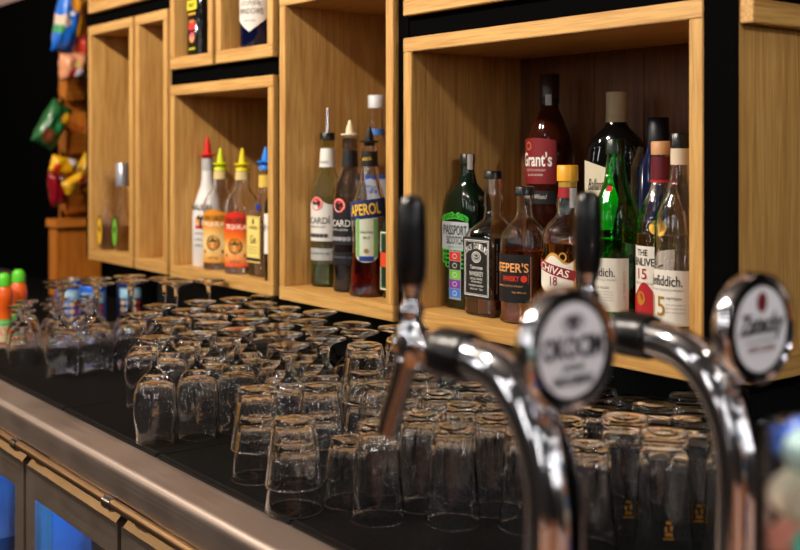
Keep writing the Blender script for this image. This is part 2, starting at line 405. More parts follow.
TUMB = [(0, .085), (.022, .085), (.0255, .0838), (.0265, .081), (.0270, .076), (.0290, .062), (.0315, .044), (.0335, .029), (.0338, .0275), (.0352, .018), (.0372, .003), (.0372, .001), (.0366, 0),
        (.0356, .0), (.0353, .003), (.0334, .018), (.0318, .029), (.0295, .044), (.0268, .062), (.0248, .0725), (.020, .0755), (0, .0765)]
HIGH = [(0, .121), (.020, .121), (.0245, .1198), (.0256, .117), (.0260, .110), (.0275, .085), (.0295, .058), (.0312, .036), (.0315, .034), (.0322, .025), (.0342, .003), (.0342, .001), (.0337, 0),
        (.0328, .0), (.0325, .003), (.0306, .025), (.0297, .036), (.0276, .058), (.0254, .085), (.0238, .106), (.019, .110), (0, .111)]
PINT = [(0, .137), (.022, .137), (.0270, .1355), (.0280, .132), (.0282, .120), (.0292, .085), (.0305, .055), (.0320, .025), (.0332, .003), (.0330, 0), (.0320, 0), (.0317, .003),
        (.0304, .025), (.0289, .055), (.0276, .085), (.0264, .118), (.020, .124), (0, .125)]
def flutes(lo, hi, n, a):
    return lambda i, ang: 1 + (a * (abs(math.sin(ang * n / 2)) - .6) if lo <= i <= hi else 0)
def mk_mesh(prof, seg, mod=None):
    bm = bmesh.new(); add_lathe(bm, prof, seg, mod); bmesh.ops.recalc_face_normals(bm, faces=bm.faces)
    me = bpy.data.meshes.new('glass'); bm.to_mesh(me); bm.free()
    for p in me.polygons: p.use_smooth = True
    me.set_sharp_from_angle(angle=math.radians(70)); me.materials.append(GLASS); return me
M_STEM = mk_mesh(STEM, 40); M_WINE = mk_mesh([(r, z * .965) for r, z in WINE], 40); M_SMALL = mk_mesh(SMALL, 32)
M_TUMB = mk_mesh(TUMB, 72, flutes(4, 6, 12, .07)); M_HIGH = mk_mesh(HIGH, 72, flutes(4, 6, 12, .085)); M_PINT = mk_mesh(PINT, 40)
def put(name, me, x, y, z, label, cat, group, jit=.0007, rz=None):
    o = bpy.data.objects.new(name, me); COL.objects.link(o)
    o.location = (x + random.uniform(-jit, jit), y + random.uniform(-jit, jit), z); o.rotation_euler.z = random.uniform(0, 6.28) if rz is None else rz
    return tag(o, label, cat, group)
SG = [('beside the tumblers', [(-1.425, .880), (-1.440, .957), (-1.460, 1.035), (-1.460, 1.110)]),
      ('second from the tumblers', [(-1.515, .925), (-1.520, .998), (-1.535, 1.072)]),
      ('of the foremost glass', [(-1.606, .748), (-1.602, .8195), (-1.597, .888), (-1.594, .960), (-1.605, 1.032)]),
      ('just behind the foremost glass', [(-1.685, .890), (-1.685, .962), (-1.685, 1.034), (-1.685, 1.106)]),
      ('in the very middle', [(-1.770, .850), (-1.770, .922), (-1.770, .994), (-1.768, 1.080)]),
      ('second from the back', [(-1.860, .843), (-1.855, .930), (-1.852, 1.002), (-1.852, 1.080)]),
      ('furthest back', [(-1.942, .912), (-1.945, 1.0), (-1.937, 1.073), (-1.94, 1.145)])]
for rn, pts in SG:
    for k, (x, y) in enumerate(pts):
        put('stemmed_glass', M_STEM, x, y, ZM, 'upturned stemmed beer glass, %s from the edge, row %s' % (ordn[k], rn), 'glass', 'upturned stemmed beer glasses')
for rn, pts in (('nearest the camera', [(-2.12, 1.035), (-2.12, 1.11)]), ('in the middle', [(-2.20, .822), (-2.20, .897), (-2.20, .972), (-2.20, 1.047)]),
                ('at the back', [(-2.285, .85), (-2.285, .927), (-2.285, 1.004)])):
    for k, (x, y) in enumerate(pts):
        put('wine_glass', M_WINE, x, y, ZM, 'upturned long stemmed wine glass, %s from the edge in the row %s' % (ordn[k], rn), 'glass', 'upturned wine glasses')
for rn, pts in (('nearest the wine glasses', [(-2.37, .80), (-2.37, .872), (-2.37, .944)]), ('in the middle', [(-2.445, .82), (-2.445, .892), (-2.445, .964)]),
                ('by the juice bottles', [(-2.52, .86), (-2.52, .932), (-2.52, 1.01)])):
    for k, (x, y) in enumerate(pts):
        put('dessert_glass', M_SMALL, x, y, ZM, 'small upturned footed glass, %s from the edge in the row %s' % (ordn[k], rn), 'glass', 'small upturned footed glasses')
TS = [(-1.201, .749, 2, .032, 'stack nearest the steel edge'), (-1.349, .781, 2, .042, 'stack beside the foremost stemmed glasses'), (-1.312, .862, 2, .042, 'stack in the second rank'),
      (-1.182, .823, 1, .04, ''), (-1.350, .966, 3, .041, 'three high stack before the stemmed glasses'), (-1.360, 1.047, 3, .041, 'three high stack under the tall rum box'),
      (-1.268, .936, 2, .042, 'stack in the middle of the tumblers'), (-1.280, 1.017, 3, .041, 'three high stack behind the middle tumblers'),
      (-1.292, 1.098, 3, .041, 'three high stack at the rear under the whisky box'), (-1.372, 1.128, 3, .041, 'rearmost three high stack')]
for x, y, n, p, nm in TS:
    rz = random.uniform(0, 6)
    for k in range(n):
        lab = 'single upturned fluted tumbler between the front stack and the tall glasses' if n == 1 else \
              'fluted tumbler, %s of the %s' % (({0: 'lower', 1: 'upper'} if n == 2 else {0: 'bottom one', 1: 'middle one', 2: 'top one'})[k], nm)
        put('tumbler', M_TUMB, x, y, ZM + k * p, lab, 'glass', 'upturned fluted tumblers', 0, rz)
HR = [('front', [(-1.108, .812), (-1.041, .878), (-.975, .937)]),
      ('second', [(-1.184, .906), (-1.112, .886), (-1.045, .951), (-.882, .945)]),
      ('third', [(-1.196, .981), (-1.120, .961), (-.982, 1.012)]),
      ('fourth', [(-1.206, 1.056), (-1.131, 1.036), (-1.056, 1.026)]),
      ('fifth', [(-1.216, 1.131), (-1.142, 1.111), (-1.066, 1.101), (-.991, 1.087)]),
      ('sixth', [(-1.152, 1.186), (-1.077, 1.176), (-1.002, 1.162)])]
for rn, pts in HR:
    for k, (x, y) in enumerate(pts):
        put('highball_glass', M_HIGH, x, y, ZM, 'tall upturned fluted glass, %s from the left in the %s rank' % (ordn[k], rn), 'glass', 'tall upturned fluted glasses', .001)
GOLD = mat('gold_print', (190, 130, 40), .3, .6)
for k, (x, y, l) in enumerate([(-.825, 1.010, 'with gold print, front one between the two taps'), (-.902, 1.032, 'left of the front one between the taps'),
                               (-.842, 1.086, 'close behind the front one between the taps'), (-.920, 1.108, 'in the second rank behind the left tap badge'),
                               (-.845, 1.164, 'third rank back between the taps'), (-.925, 1.186, 'rearmost of those under the whisky box'),
                               (-.765, 1.055, 'hidden mostly by the right tap column'), (-.765, 1.132, 'dark one behind the right tap column'), (-.69, 1.09, 'dark one right of the right tap column')]):
    t = thing('pint_glass', 'straight upturned pint glass ' + l, 'glass', (x, y, ZM), 0, 'upturned pint glasses')
    o = bpy.data.objects.new('bowl', M_PINT); COL.objects.link(o); o.parent = t
    if k < 3:
        bm = bmesh.new()
        for (u, v, ww, hh) in ((0, .022, .012, .002), (0, .027, .008, .004), (-.003, .033, .003, .005), (.003, .034, .003, .006), (0, .04, .006, .003)):
            a0 = -.72; R = .0326
            q = [bm.verts.new((R * math.cos(a0 + (u + s * ww / 2) / R), R * math.sin(a0 + (u + s * ww / 2) / R), v + r * hh / 2)) for s, r in ((-1, -1), (1, -1), (1, 1), (-1, 1))]
            bm.faces.new(q)
        bm_obj('gold_crest', bm, GOLD, t)

# ------------------------------------------------------------------ bottles: decals and bodies
def text2d(s, w=None, h=None, bold=0, shear=0):
    cu = bpy.data.curves.new('t', 'FONT'); cu.body = s; cu.align_x = 'CENTER'; cu.align_y = 'CENTER'; cu.offset = bold; cu.shear = shear
    cu.resolution_u = 3
    ob = bpy.data.objects.new('t', cu); COL.objects.link(ob)
    dg = bpy.context.evaluated_depsgraph_get(); me = bpy.data.meshes.new_from_object(ob.evaluated_get(dg))
    bpy.data.objects.remove(ob); bpy.data.curves.remove(cu)
    xs = [v.co.x for v in me.vertices]; ys = [v.co.y for v in me.vertices]
    if not xs: return me
    cx, cyy = (max(xs) + min(xs)) / 2, (max(ys) + min(ys)) / 2; W, H = max(xs) - min(xs), max(ys) - min(ys)
    kx = (w / W) if w else None; ky = (h / H) if h else None
    kx = kx or ky; ky = ky or kx
    for v in me.vertices: v.co = ((v.co.x - cx) * kx, (v.co.y - cyy) * ky, 0)
    return me
def poly2d(pts):
    me = bpy.data.meshes.new('p'); me.from_pydata([(x, y, 0) for x, y in pts], [], [tuple(range(len(pts)))]); return me
def rect2d(w, h, nx=12, ny=1, zf=None):
    """grid; zf(u) gives a bottom shift for shaped outlines"""
    V, F = [], []
    for j in range(ny + 1):
        for i in range(nx + 1):
            u = i / nx - .5; v = j / ny - .5; y = v * h
            if zf: y = zf(u, v) * h
            V.append((u * w, y, 0))
    for j in range(ny):
        for i in range(nx):
            a = j * (nx + 1) + i; F.append((a, a + 1, a + nx + 2, a + nx + 1))
    me = bpy.data.meshes.new('r'); me.from_pydata(V, [], F); return me
def ell2d(w, h, n=28, ring=0):
    if not ring: return poly2d([(w / 2 * math.cos(2 * PI * k / n), h / 2 * math.sin(2 * PI * k / n)) for k in range(n)])
    V, F = [], []
    for k in range(n):
        c, s = math.cos(2 * PI * k / n), math.sin(2 * PI * k / n); V += [(w / 2 * c, h / 2 * s, 0), ((w / 2 - ring) * c, (h / 2 - ring) * s, 0)]
    for k in range(n):
        j = (k + 1) % n; F.append((2 * k, 2 * j, 2 * j + 1, 2 * k + 1))
    me = bpy.data.meshes.new('e'); me.from_pydata(V, [], F); return me
def frame2d(w, h, t):
    V = []; 
    for a, b in ((w / 2, h / 2), (w / 2 - t, h / 2 - t)): V += [(-a, -b, 0), (a, -b, 0), (a, b, 0), (-a, b, 0)]
    me = bpy.data.meshes.new('f'); me.from_pydata(V, [], [(i, (i + 1) % 4, 4 + (i + 1) % 4, 4 + i) for i in range(4)]); return me
class Surf:
    """a bottle face: cylinder (R may be a function of z) or flat"""
    def __init__(s, kind, R, a0=-PI / 2, dz=0): s.k, s.R, s.a, s.dz = kind, R, a0, dz
    def co(s, x, z, off):
        z += s.dz
        R = s.R(z) if callable(s.R) else s.R
        if s.k == 'cyl':
            a = s.a + x / R; return Vector(((R + off) * math.cos(a), (R + off) * math.sin(a), z))
        n = Vector((math.cos(s.a), math.sin(s.a), 0)); u = Vector((-math.sin(s.a), math.cos(s.a), 0))
        return n * (R + off) + u * x + Vector((0, 0, z))
def decal(name, me, surf, x, z, m, parent, lvl=1, rot=0):
    for v in me.vertices:
        c = v.co.copy()
        if rot: c = Matrix.Rotation(rot, 3, 'Z') @ c
        v.co = surf.co(x + c.x, z + c.y, .0004 * lvl)
    me.materials.clear(); me.materials.append(m); me.name = name
    o = bpy.data.objects.new(name, me); COL.objects.link(o)
    if parent: o.parent = parent
    return o
def ink(rgb, rough=.5, metal=0): 
    k = ('ink', rgb, rough, metal)
    if k not in _ink: _ink[k] = mat('print_%02x%02x%02x' % rgb, rgb, rough, metal)
    return _ink[k]
_ink = {}
def tglass(name, rgb, rough=0.01): return mat(name, rgb, rough, 0, 1, 1.45)
G_CLEAR = GLASS
G_GREEN = tglass('green_glass', (60, 205, 70)); G_DGREEN = mat('dark_green_glass', (14, 34, 20), .06, 0, .35, 1.5)
G_BLACK = mat('black_glass', (8, 9, 9), .06, 0, 0, 1.5); G_NAVY = mat('navy_glass', (14, 20, 52), .10, 0, 0, 1.5)
G_PGREEN = tglass('pale_green_glass', (228, 238, 208))
L_AMBER = tglass('amber_whisky', (255, 192, 92)); L_DAMBER = tglass('dark_amber', (236, 152, 72)); L_RED = tglass('red_liquid', (226, 60, 24))
L_ORANGE = tglass('orange_liquid', (226, 70, 16)); L_DARK = mat('dark_rum', (34, 12, 8), .05, 0, .3); L_GREENISH = tglass('yellow_green_liquid', (150, 170, 60))
L_PALE = tglass('pale_liquid', (226, 210, 160))
def bottle(name, label, loc, rows, gm, level=None, lm=None, group=None, rotz=0, thick=.0026, cat='bottle', solid=False):
    """rows: (z, rx, ry, n) outside"""
    t = thing(name, label, cat, loc, rotz, group)
    # densify rows smoothly
    R = rows
    bm = bmesh.new(); seg = 48
    def rings(rs): return [[bm.verts.new(p) for p in sect(rx, ry, n, seg, z)] for z, rx, ry, n in rs]
    out = rings(R)
    for p, q in zip(out, out[1:]):
        for k in range(seg):
            k2 = (k + 1) % seg; bm.faces.new((p[k], p[k2], q[k2], q[k]))
    bm.faces.new(out[0][::-1])
    inner_rows = [(max(z, R[0][0] + .006), max(rx - thick, .003), max(ry - thick, .003), n) for z, rx, ry, n in R if z > R[0][0] + .0005]
    if solid: bm.faces.new(out[-1])
    else:
        inn = rings(inner_rows)
        for p, q in zip(inn, inn[1:]):
            for k in range(seg):
                k2 = (k + 1) % seg; bm.faces.new((p[k2], p[k], q[k], q[k2]))
        bm.faces.new(inn[0])
        for k in range(seg):
            k2 = (k + 1) % seg; bm.faces.new((out[-1][k], out[-1][k2], inn[-1][k2], inn[-1][k]))
    me_o = bpy.data.meshes.new('body')
    if solid: bmesh.ops.recalc_face_normals(bm, faces=bm.faces)
    bm.to_mesh(me_o); bm.free()
    for p in me_o.polygons: p.use_smooth = True
    me_o.set_sharp_from_angle(angle=math.radians(55)); me_o.materials.append(gm)
    b = bpy.data.objects.new('body', me_o); COL.objects.link(b); b.parent = t
    if level and lm and not solid:
        lr = []
        e = -.0005
        for i, (z, rx, ry, n) in enumerate(inner_rows):
            if z <= level: lr.append((z + (e if i == 0 else 0), rx - e, ry - e, n))
            else:
                z0, a, b2, n0 = inner_rows[i - 1]; f = (level - z0) / (z - z0) if z > z0 else 0
                lr.append((level, a + (rx - a) * f - e, b2 + (ry - b2) * f - e, n0)); break
        loft('liquid', lr, lm, t, 48, 60)
    return t
def rnd(prof, n=2): return [(z, r, r, n) for r, z in prof]
def cap(t, z0, z1, r, m, name='cap', ridge=False):
    return lathe(name, [(0, z0), (r, z0), (r, z1 - .0012), (r - .0012, z1), (0, z1)], m, t, 28)
def collar(t, z0, z1, r0, r1, m, name='neck_label'):
    o = lathe(name, [(r0 - .0006, z0), (r0, z0), (r1, z1), (r1 - .0006, z1), (r0 - .0006, z0)], m, t, 32); return o
def pourer(t, z, m, tall=.036, r=.013):
    return lathe('pourer', [(0, z), (r * .75, z), (r * .78, z + .006), (r * 1.35, z + .007), (r * 1.35, z + .0095), (r * .62, z + .011), (r * .56, z + .020), (r * .25, z + tall - .004), (r * .18, z + tall), (0, z + tall)], m, t, 24)
P = lambda sx, Y, z=-.265: (*onY(sx, Y), ZC + z)
ZB = -.2648

# --- whisky box -------------------------------------------------------------
BG = 'bottles in the large whisky box'
W_ = ink((232, 230, 222)); K_ = ink((16, 16, 16)); RD = ink((190, 30, 30)); GR = ink((70, 190, 60)); CR = ink((228, 218, 190)); GD = ink((196, 150, 70), .35, .5)
# Passport
t = bottle('whisky_bottle', 'dark green flat shouldered scotch bottle with a grey label and striped ribbon, far left', (-1.4325, 1.240, ZC + ZB),
           [(0, .037, .025, 4), (.003, .040, .027, 4), (.168, .040, .027, 4), (.180, .0392, .0265, 3.4), (.190, .0355, .0255, 3), (.198, .029, .0235, 2.6), (.205, .0215, .0195, 2.3), (.213, .0165, .016, 2), (.225, .0135, .0135, 2), (.232, .0118, .0118, 2), (.245, .0118, .0118, 2)], G_DGREEN, solid=True, group=BG)
cap(t, .245, .262, .0125, ink((30, 30, 30), .3)); decal('tax_strip', rect2d(.010, .026, 3), Surf('cyl', .0125, -.35), 0, .248, ink((190, 180, 170)), t, 2)
sf = Surf('flat', .0272, -PI / 2)
lb = decal('label', rect2d(.068, .048), sf, 0, .123, ink((168, 176, 180)), t, 1)
decal('lettering', text2d('PASSPORT', .060, .0165, .01), sf, 0, .133, K_, lb, 2.5); decal('lettering', text2d('SCOTCH', .044, .0135, .01), sf, 0, .116, K_, lb, 2.5)
decal('lettering', text2d('BLENDED SCOTCH', .036, .0028), sf, 0, .1045, ink((60, 150, 60)), lb, 2.5)
for sgn in (-1, 1):
    for j in range(7):
        decal('scroll', ell2d(.011, .009, 14, .0022), sf, sgn * (.004 + j * .0042), .151 + (.009 - j * .0011) * (.6 + .4 * (j % 2)), GR, lb, 1.5)
        decal('scroll', ell2d(.012, .0095, 14, .0024), sf, sgn * (.019 + (j % 2) * .0085), .096 - (j // 2) * .0075, GR, lb, 1.5)
rb = decal('ribbon', rect2d(.031, .082), sf, 0, .057, ink((150, 156, 156)), t, 2.2)
for j, c in enumerate(((200, 50, 40), (30, 30, 32), (110, 190, 60), (120, 50, 160), (50, 120, 210))):
    decal('stripe', rect2d(.028, .0145, 2), sf, 0, .089 - j * .0156, ink(c), rb, 3); decal('stripe_mark', ell2d(.012, .009, 12, .0014), sf, 0, .089 - j * .0156, ink((200, 200, 190)), rb, 4)
# JD style
t = bottle('whiskey_bottle', 'square clear whiskey bottle with a black ornate label beside the green scotch bottle', (-1.3475, 1.222, ZC + ZB),
           [(0, .033, .033, 7), (.003, .036, .036, 7), (.128, .036, .036, 7), (.136, .034, .034, 5), (.148, .024, .024, 3), (.157, .0165, .0165, 2.2), (.170, .0148, .0148, 2), (.190, .0165, .0165, 2), (.205, .0145, .0145, 2), (.218, .0125, .0125, 2), (.222, .0122, .0122, 2)],
           G_CLEAR, .050, L_DAMBER, BG)
cap(t, .221, .234, .0152, BLACKP)
sf = Surf('flat', .036, -PI / 2); s2 = Surf('flat', .036, 0)
lb = decal('label', rect2d(.066, .098), sf, 0, .078, K_, t, 1)
decal('border', frame2d(.058, .090, .0012), sf, 0, .078, W_, lb, 2); decal('border', frame2d(.053, .085, .0006), sf, 0, .078, W_, lb, 2)
for j, (c, r_) in enumerate(zip("JACK DANIEL'S", [0] * 13)):
    a = (j - 6) * .0040; 
    if c != ' ': decal('lettering', text2d(c, .0034, .0095), sf, a, .1135 - abs(j - 6) ** 2 * .00022, W_, lb, 3, -(j - 6) * .05)
decal('emblem', ell2d(.022, .018, 28, .0014), sf, 0, .0955, W_, lb, 3); decal('emblem', ell2d(.015, .012, 28, .0012), sf, 0, .0955, W_, lb, 3); decal('lettering', text2d('No.7', .010, .004), sf, 0, .0955, W_, lb, 3)
for s_, ww, hh, zz in (('Tennessee', .030, .006, .0790), ('WHISKEY', .034, .0075, .0685), ('Old No.7 BRAND', .030, .0035, .0605), ('SOUR MASH', .026, .003, .0555), ('TENNESSEE WHISKEY', .036, .0028, .0495), ('40% vol  70cl', .030, .0028, .044)):
    decal('lettering', text2d(s_, ww, hh), sf, 0, zz, W_, lb, 3)
l2 = decal('side_label', rect2d(.062, .098), s2, 0, .078, K_, t, 1)
decal('lettering', text2d('TENNESSEE WHISKEY 70cl', .080, .0030), s2, -.026, .078, W_, l2, 3, PI / 2)
# Keeper
t = bottle('whisky_bottle', 'round shouldered amber whisky bottle with a black and orange label and black cap', (*onY(524.5, 1.212), ZC + ZB),
           rnd([(.036, 0), (.0385, .003), (.0385, .118), (.0378, .130), (.0345, .141), (.028, .150), (.0200, .157), (.0150, .163), (.0130, .172), (.0128, .198)]), G_CLEAR, .112, L_DAMBER, BG)
cap(t, .197, .211, .0155, BLACKP)
sf = Surf('cyl', .0387, -1.46, .005)
lb = decal('label', rect2d(.080, .074, 20), sf, 0, .065, K_, t, 1)
decal('border', frame2d(.074, .068, .0010), sf, .0, .065, ink((200, 120, 60)), lb, 2)
decal('lettering', text2d("KEEPER'S", .066, .0145, .015), sf, 0, .082, ink((240, 170, 100)), lb, 2.5)
decal('lettering', text2d('WHISKY', .030, .0085, .01), sf, .004, .065, ink((230, 60, 30)), lb, 3)
decal('border', frame2d(.054, .015, .0008), sf, .006, .065, ink((190, 60, 30)), lb, 2.5); decal('emblem', ell2d(.010, .011, 14), sf, .026, .065, ink((220, 50, 30)), lb, 3)
decal('lettering', text2d('BLENDED SCOTCH WHISKY', .050, .0026), sf, 0, .0535, ink((210, 150, 90)), lb, 3); decal('lettering', text2d('70cl 40% vol', .022, .003), sf, .018, .044, ink((210, 150, 90)), lb, 3)
# Chivas
t = bottle('whisky_bottle', 'rounded whisky bottle with a yellow cap and a shield label behind the left tap badge', (*onY(567.5, 1.222), ZC + ZB),
           rnd([(.035, 0), (.038, .003), (.0375, .100), (.0392, .122), (.0390, .136), (.0355, .148), (.028, .158), (.0195, .166), (.0158, .173), (.0170, .186), (.0148, .198), (.0125, .206), (.0125, .222)]), G_CLEAR, .128, L_AMBER, BG)
cap(t, .221, .245, .0160, ink((226, 160, 30), .4)); collar(t, .196, .212, .0152, .0135, ink((150, 20, 30), .3)); collar(t, .212, .220, .0138, .0138, ink((220, 180, 80), .3, .6), 'seal')
decal('tax_strip', rect2d(.011, .030, 3), Surf('cyl', .017, -.3), 0, .196, ink((200, 196, 190)), t, 2)
sf = Surf('cyl', .0388, -1.40, .004)
shield = lambda u, v: (v if v > 0 else v * (1 - abs(u) * 1.1)) + (.12 * math.cos(u * 9) if v > 0 else 0)
lb = decal('label', rect2d(.070, .060, 20, 6, shield), sf, 0, .074, ink((206, 150, 70)), t, 1)
decal('label_field', rect2d(.063, .053, 20, 6, shield), sf, 0, .074, ink((226, 220, 206)), lb, 2)
bnd = decal('band', rect2d(.072, .015, 20), sf, 0, .086, ink((140, 20, 28)), lb, 3, -.25)
decal('lettering', text2d('CHIVAS', .052, .0110, .015), sf, 0, .086, W_, lb, 4.2, -.25)
decal('lettering', text2d('18', .012, .014, .01), sf, .002, .069, ink((120, 20, 30)), lb, 4); decal('emblem', ell2d(.012, .014, 16, .002), sf, .016, .105, ink((200, 150, 60)), lb, 4)
# riser with tall bottles behind
RS = .062
rz = tag(box('riser_step', (-1.42, 1.285, ZC - .265), (-1.02, 1.400, ZC - .265 + RS - .0005), OAKX), 'low wooden step at the back of the large whisky box', 'step')
t = bottle('whisky_bottle', 'tall dark whisky bottle with a red label standing at the back', (*onY(549.5, 1.337), ZC - .265 + RS),
           rnd([(.036, 0), (.040, .004), (.039, .170), (.0385, .205), (.034, .232), (.022, .262), (.0155, .276), (.0145, .295)]), mat('brown_glass', (60, 22, 10), .05, 0, .35, 1.5), solid=True, group=BG)
cap(t, .295, .334, .0165, ink((46, 24, 18), .3)); collar(t, .283, .2945, .0162, .0160, ink((20, 20, 20)), 'neck_label'); decal('tax_strip', rect2d(.010, .018, 3), Surf('cyl', .0165, -.9), 0, .290, ink((190, 190, 190)), t, 2)
sf = Surf('cyl', .0402, -1.48, .008)
lb = decal('label', rect2d(.078, .072, 20, 4, lambda u, v: v + (.06 * math.cos(u * 3) if v > 0 else 0)), sf, 0, .178, ink((124, 22, 26)), t, 1)
decal('lettering', text2d("Grant's", .060, .024, .02), sf, .002, .183, W_, lb, 2.5); decal('lettering', text2d('SCOTCH WHISKY', .040, .004), sf, .002, .165, ink((220, 200, 190)), lb, 2.5); decal('lettering', text2d('BLENDED', .030, .003), sf, .002, .157, ink((220, 200, 190)), lb, 2.5)
decal('emblem', ell2d(.014, .014, 16, .002), sf, -.012, .205, ink((200, 110, 70)), lb, 2.5)
l2 = decal('lower_label', rect2d(.078, .022, 20), sf, 0, .120, ink((18, 18, 20)), t, 1); decal('lettering', text2d('Triple Wood', .044, .010, 0, .3), sf, .002, .120, ink((200, 196, 190)), l2, 2.5)
# Ballantine's
t = bottle('whisky_bottle', 'wide black bottle with a cream cap and cream labels standing at the back', (*onY(616.5, 1.342), ZC - .265 + RS),
           [(0, .044, .030, 3), (.004, .047, .032, 3), (.188, .047, .032, 3), (.208, .0455, .031, 2.8), (.222, .039, .028, 2.6), (.233, .029, .0235, 2.4), (.242, .020, .019, 2.2), (.249, .0155, .0155, 2), (.262, .0145, .0145, 2)], G_BLACK, solid=True, group=BG, rotz=.35)
cap(t, .262, .298, .0165, ink((196, 178, 140), .5)); collar(t, .250, .262, .0168, .0168, ink((188, 170, 130)), 'neck_label'); 
sf = Surf('flat', .0322, -PI / 2)
lb = decal('label', poly2d([(-.040, -.065), (.006, -.065), (.018, -.02), (-.004, .028), (-.040, .040)]), sf, 0, .150, CR, t, 1.5)
decal('lettering', text2d('Ballantine', .036, .018, 0, .3), sf, -.016, .152, K_, lb, 3); decal('lettering', text2d('FINEST', .026, .004), sf, -.016, .132, ink((90, 80, 60)), lb, 3)
l2 = decal('side_label', poly2d([(-.010, -.048), (.012, -.060), (.016, .060), (.004, .062), (-.010, .030)]), Surf('cyl', .0482, -.52), 0, .150, ink((206, 186, 130)), t, 1.5)
decal('lettering', text2d('Ballantine', .060, .010, 0, .3), Surf('cyl', .0482, -.52), .003, .150, K_, l2, 3, PI / 2)
decal('crest', ell2d(.018, .020, 12, .004), sf, .004, .205, ink((190, 186, 180)), t, 2); decal('crest', ell2d(.012, .016, 10, .004), sf, .004, .190, ink((190, 186, 180)), t, 2)
# navy bottle
t = bottle('whisky_bottle', 'slim navy blue bottle at the back, right of the black cream labelled bottle', (*onY(658, 1.345), ZC - .265 + RS),
           [(0, .028, .028, 3), (.180, .026, .026, 3), (.205, .0175, .0175, 2), (.215, .0160, .0160, 2)], G_NAVY, solid=True, group=BG)
cap(t, .215, .256, .0165, ink((10, 12, 26), .4)); decal('lettering', text2d('15', .014, .012, .02), Surf('cyl', .0185, -.9), 0, .203, W_, t, 2)
# green Glenfiddich
GFR = [(0, .033, .033, 2), (.003, .036, .036, 2), (.166, .036, .036, 2), (.180, .0340, .0340, 2), (.194, .0285, .0285, 2), (.208, .0215, .0215, 2), (.222, .0168, .0168, 2), (.238, .0145, .0145, 2), (.258, .0125, .0125, 2), (.262, .0125, .0125, 2)]
t = bottle('whisky_bottle', 'bright green whisky bottle with a white label right of the right tap handle', (*onY(615.5, 1.232), ZC + ZB), GFR, G_GREEN, .14, tglass('green_whisky', (200, 220, 70)), BG)
cap(t, .262, .284, .0142, mat('dark_green_cap', (10, 30, 14), .3)); 
sf = Surf('cyl', .0364, -1.50, .011)
lb = decal('label', rect2d(.086, .076, 24), sf, 0, .064, ink((214, 208, 196)), t, 1)
decal('lettering', text2d('Glenfiddich.', .062, .013, .005), sf, -.008, .082, K_, lb, 2.5); decal('lettering', text2d('SINGLE MALT SCOTCH WHISKY', .060, .0026), sf, -.004, .071, ink((120, 116, 110)), lb, 2.5)
decal('lettering', text2d('DISTILLED', .022, .0030), sf, .004, .060, K_, lb, 2.5)
for j in range(4): decal('lettering', text2d('matured in oak casks for years', .030, .0022), sf, .006, .054 - j * .004, ink((110, 106, 100)), lb, 2.5)
decal('lettering', text2d('12 YEAR OLD', .040, .0036), sf, .036, .064, ink((180, 120, 110)), lb, 2.5, PI / 2)
decal('emblem', ell2d(.009, .009, 14), Surf('cyl', .0215, -1.25), 0, .212, RD, t, 2)
# Glenlivet
t = bottle('whisky_bottle', 'whisky bottle with a wooden cap, maroon neck band and white and red label', (*onY(662.5, 1.252), ZC + ZB),
           rnd([(.034, 0), (.0365, .003), (.0365, .150), (.034, .170), (.026, .195), (.0175, .212), (.0148, .222), (.0140, .255), (.0140, .262)]), G_CLEAR, .150, L_PALE, BG)
cap(t, .261, .280, .0160, ink((196, 142, 92), .5)); collar(t, .226, .258, .0166, .0158, ink((96, 16, 30), .35), 'neck_band'); collar(t, .222, .2255, .0168, .0168, ink((190, 40, 40), .35), 'neck_ring')
sf = Surf('cyl', .0368, -1.62, .006)
decal('seal', ell2d(.022, .020, 24), Surf('cyl', lambda z: .0375 - max(0, (z - .150)) * .25, -1.0), -.004, .160, ink((210, 160, 50), .35, .4), t, 2)
lb = decal('label', rect2d(.086, .098, 24), sf, 0, .078, ink((224, 218, 206)), t, 1)
decal('lettering', text2d('THE', .020, .009, .01), sf, -.004, .118, K_, lb, 2.5); decal('lettering', text2d('GLENLIVET', .060, .011, .015), sf, -.006, .105, K_, lb, 2.5)
decal('lettering', text2d('15', .017, .015, .01), sf, -.004, .088, ink((150, 24, 30)), lb, 2.5); decal('lettering', text2d('SINGLE MALT SCOTCH WHISKY', .056, .003), sf, -.004, .075, K_, lb, 2.5)
l2 = decal('lower_label', rect2d(.086, .038, 24, 4, lambda u, v: v + (.25 * math.cos(u * 11) if v > .2 else 0)), sf, 0, .048, ink((170, 24, 34)), lb, 2.5)
decal('seal', ell2d(.017, .020, 20), sf, -.006, .054, ink((190, 130, 40), .4, .3), lb, 3.5)
# Glenfiddich 15
t = bottle('whisky_bottle', 'clear whisky bottle with a black cap and white label against the right board', (*onY(681, 1.196), ZC + ZB),
           [(a, b * .97, c * .97, d) for a, b, c, d in GFR], G_CLEAR, .045, L_PALE, BG)
cap(t, .270, .290, .0142, BLACKP); collar(t, .248, .2695, .0138, .0138, ink((214, 196, 170)), 'neck_label'); cap(t, .262, .270, .0125, BLACKP, 'stopper')
sf = Surf('cyl', .0354, -1.50, .010)
lb = decal('label', rect2d(.086, .072, 24), sf, 0, .064, ink((222, 216, 204)), t, 1)
decal('lettering', text2d('Glenfiddich.', .062, .014, .005), sf, -.008, .086, K_, lb, 2.5); decal('lettering', text2d('SINGLE MALT SCOTCH WHISKY', .060, .0026), sf, -.004, .074, ink((120, 116, 110)), lb, 2.5)
decal('lettering', text2d('15', .026, .026, .005), sf, -.013, .052, GD, lb, 2.5); decal('lettering', text2d('FIFTEEN', .020, .0034), sf, .012, .063, ink((100, 96, 90)), lb, 2.5)
for j in range(3): decal('lettering', text2d('years solera reserve', .026, .0024), sf, .014, .055 - j * .005, ink((110, 106, 100)), lb, 2.5)

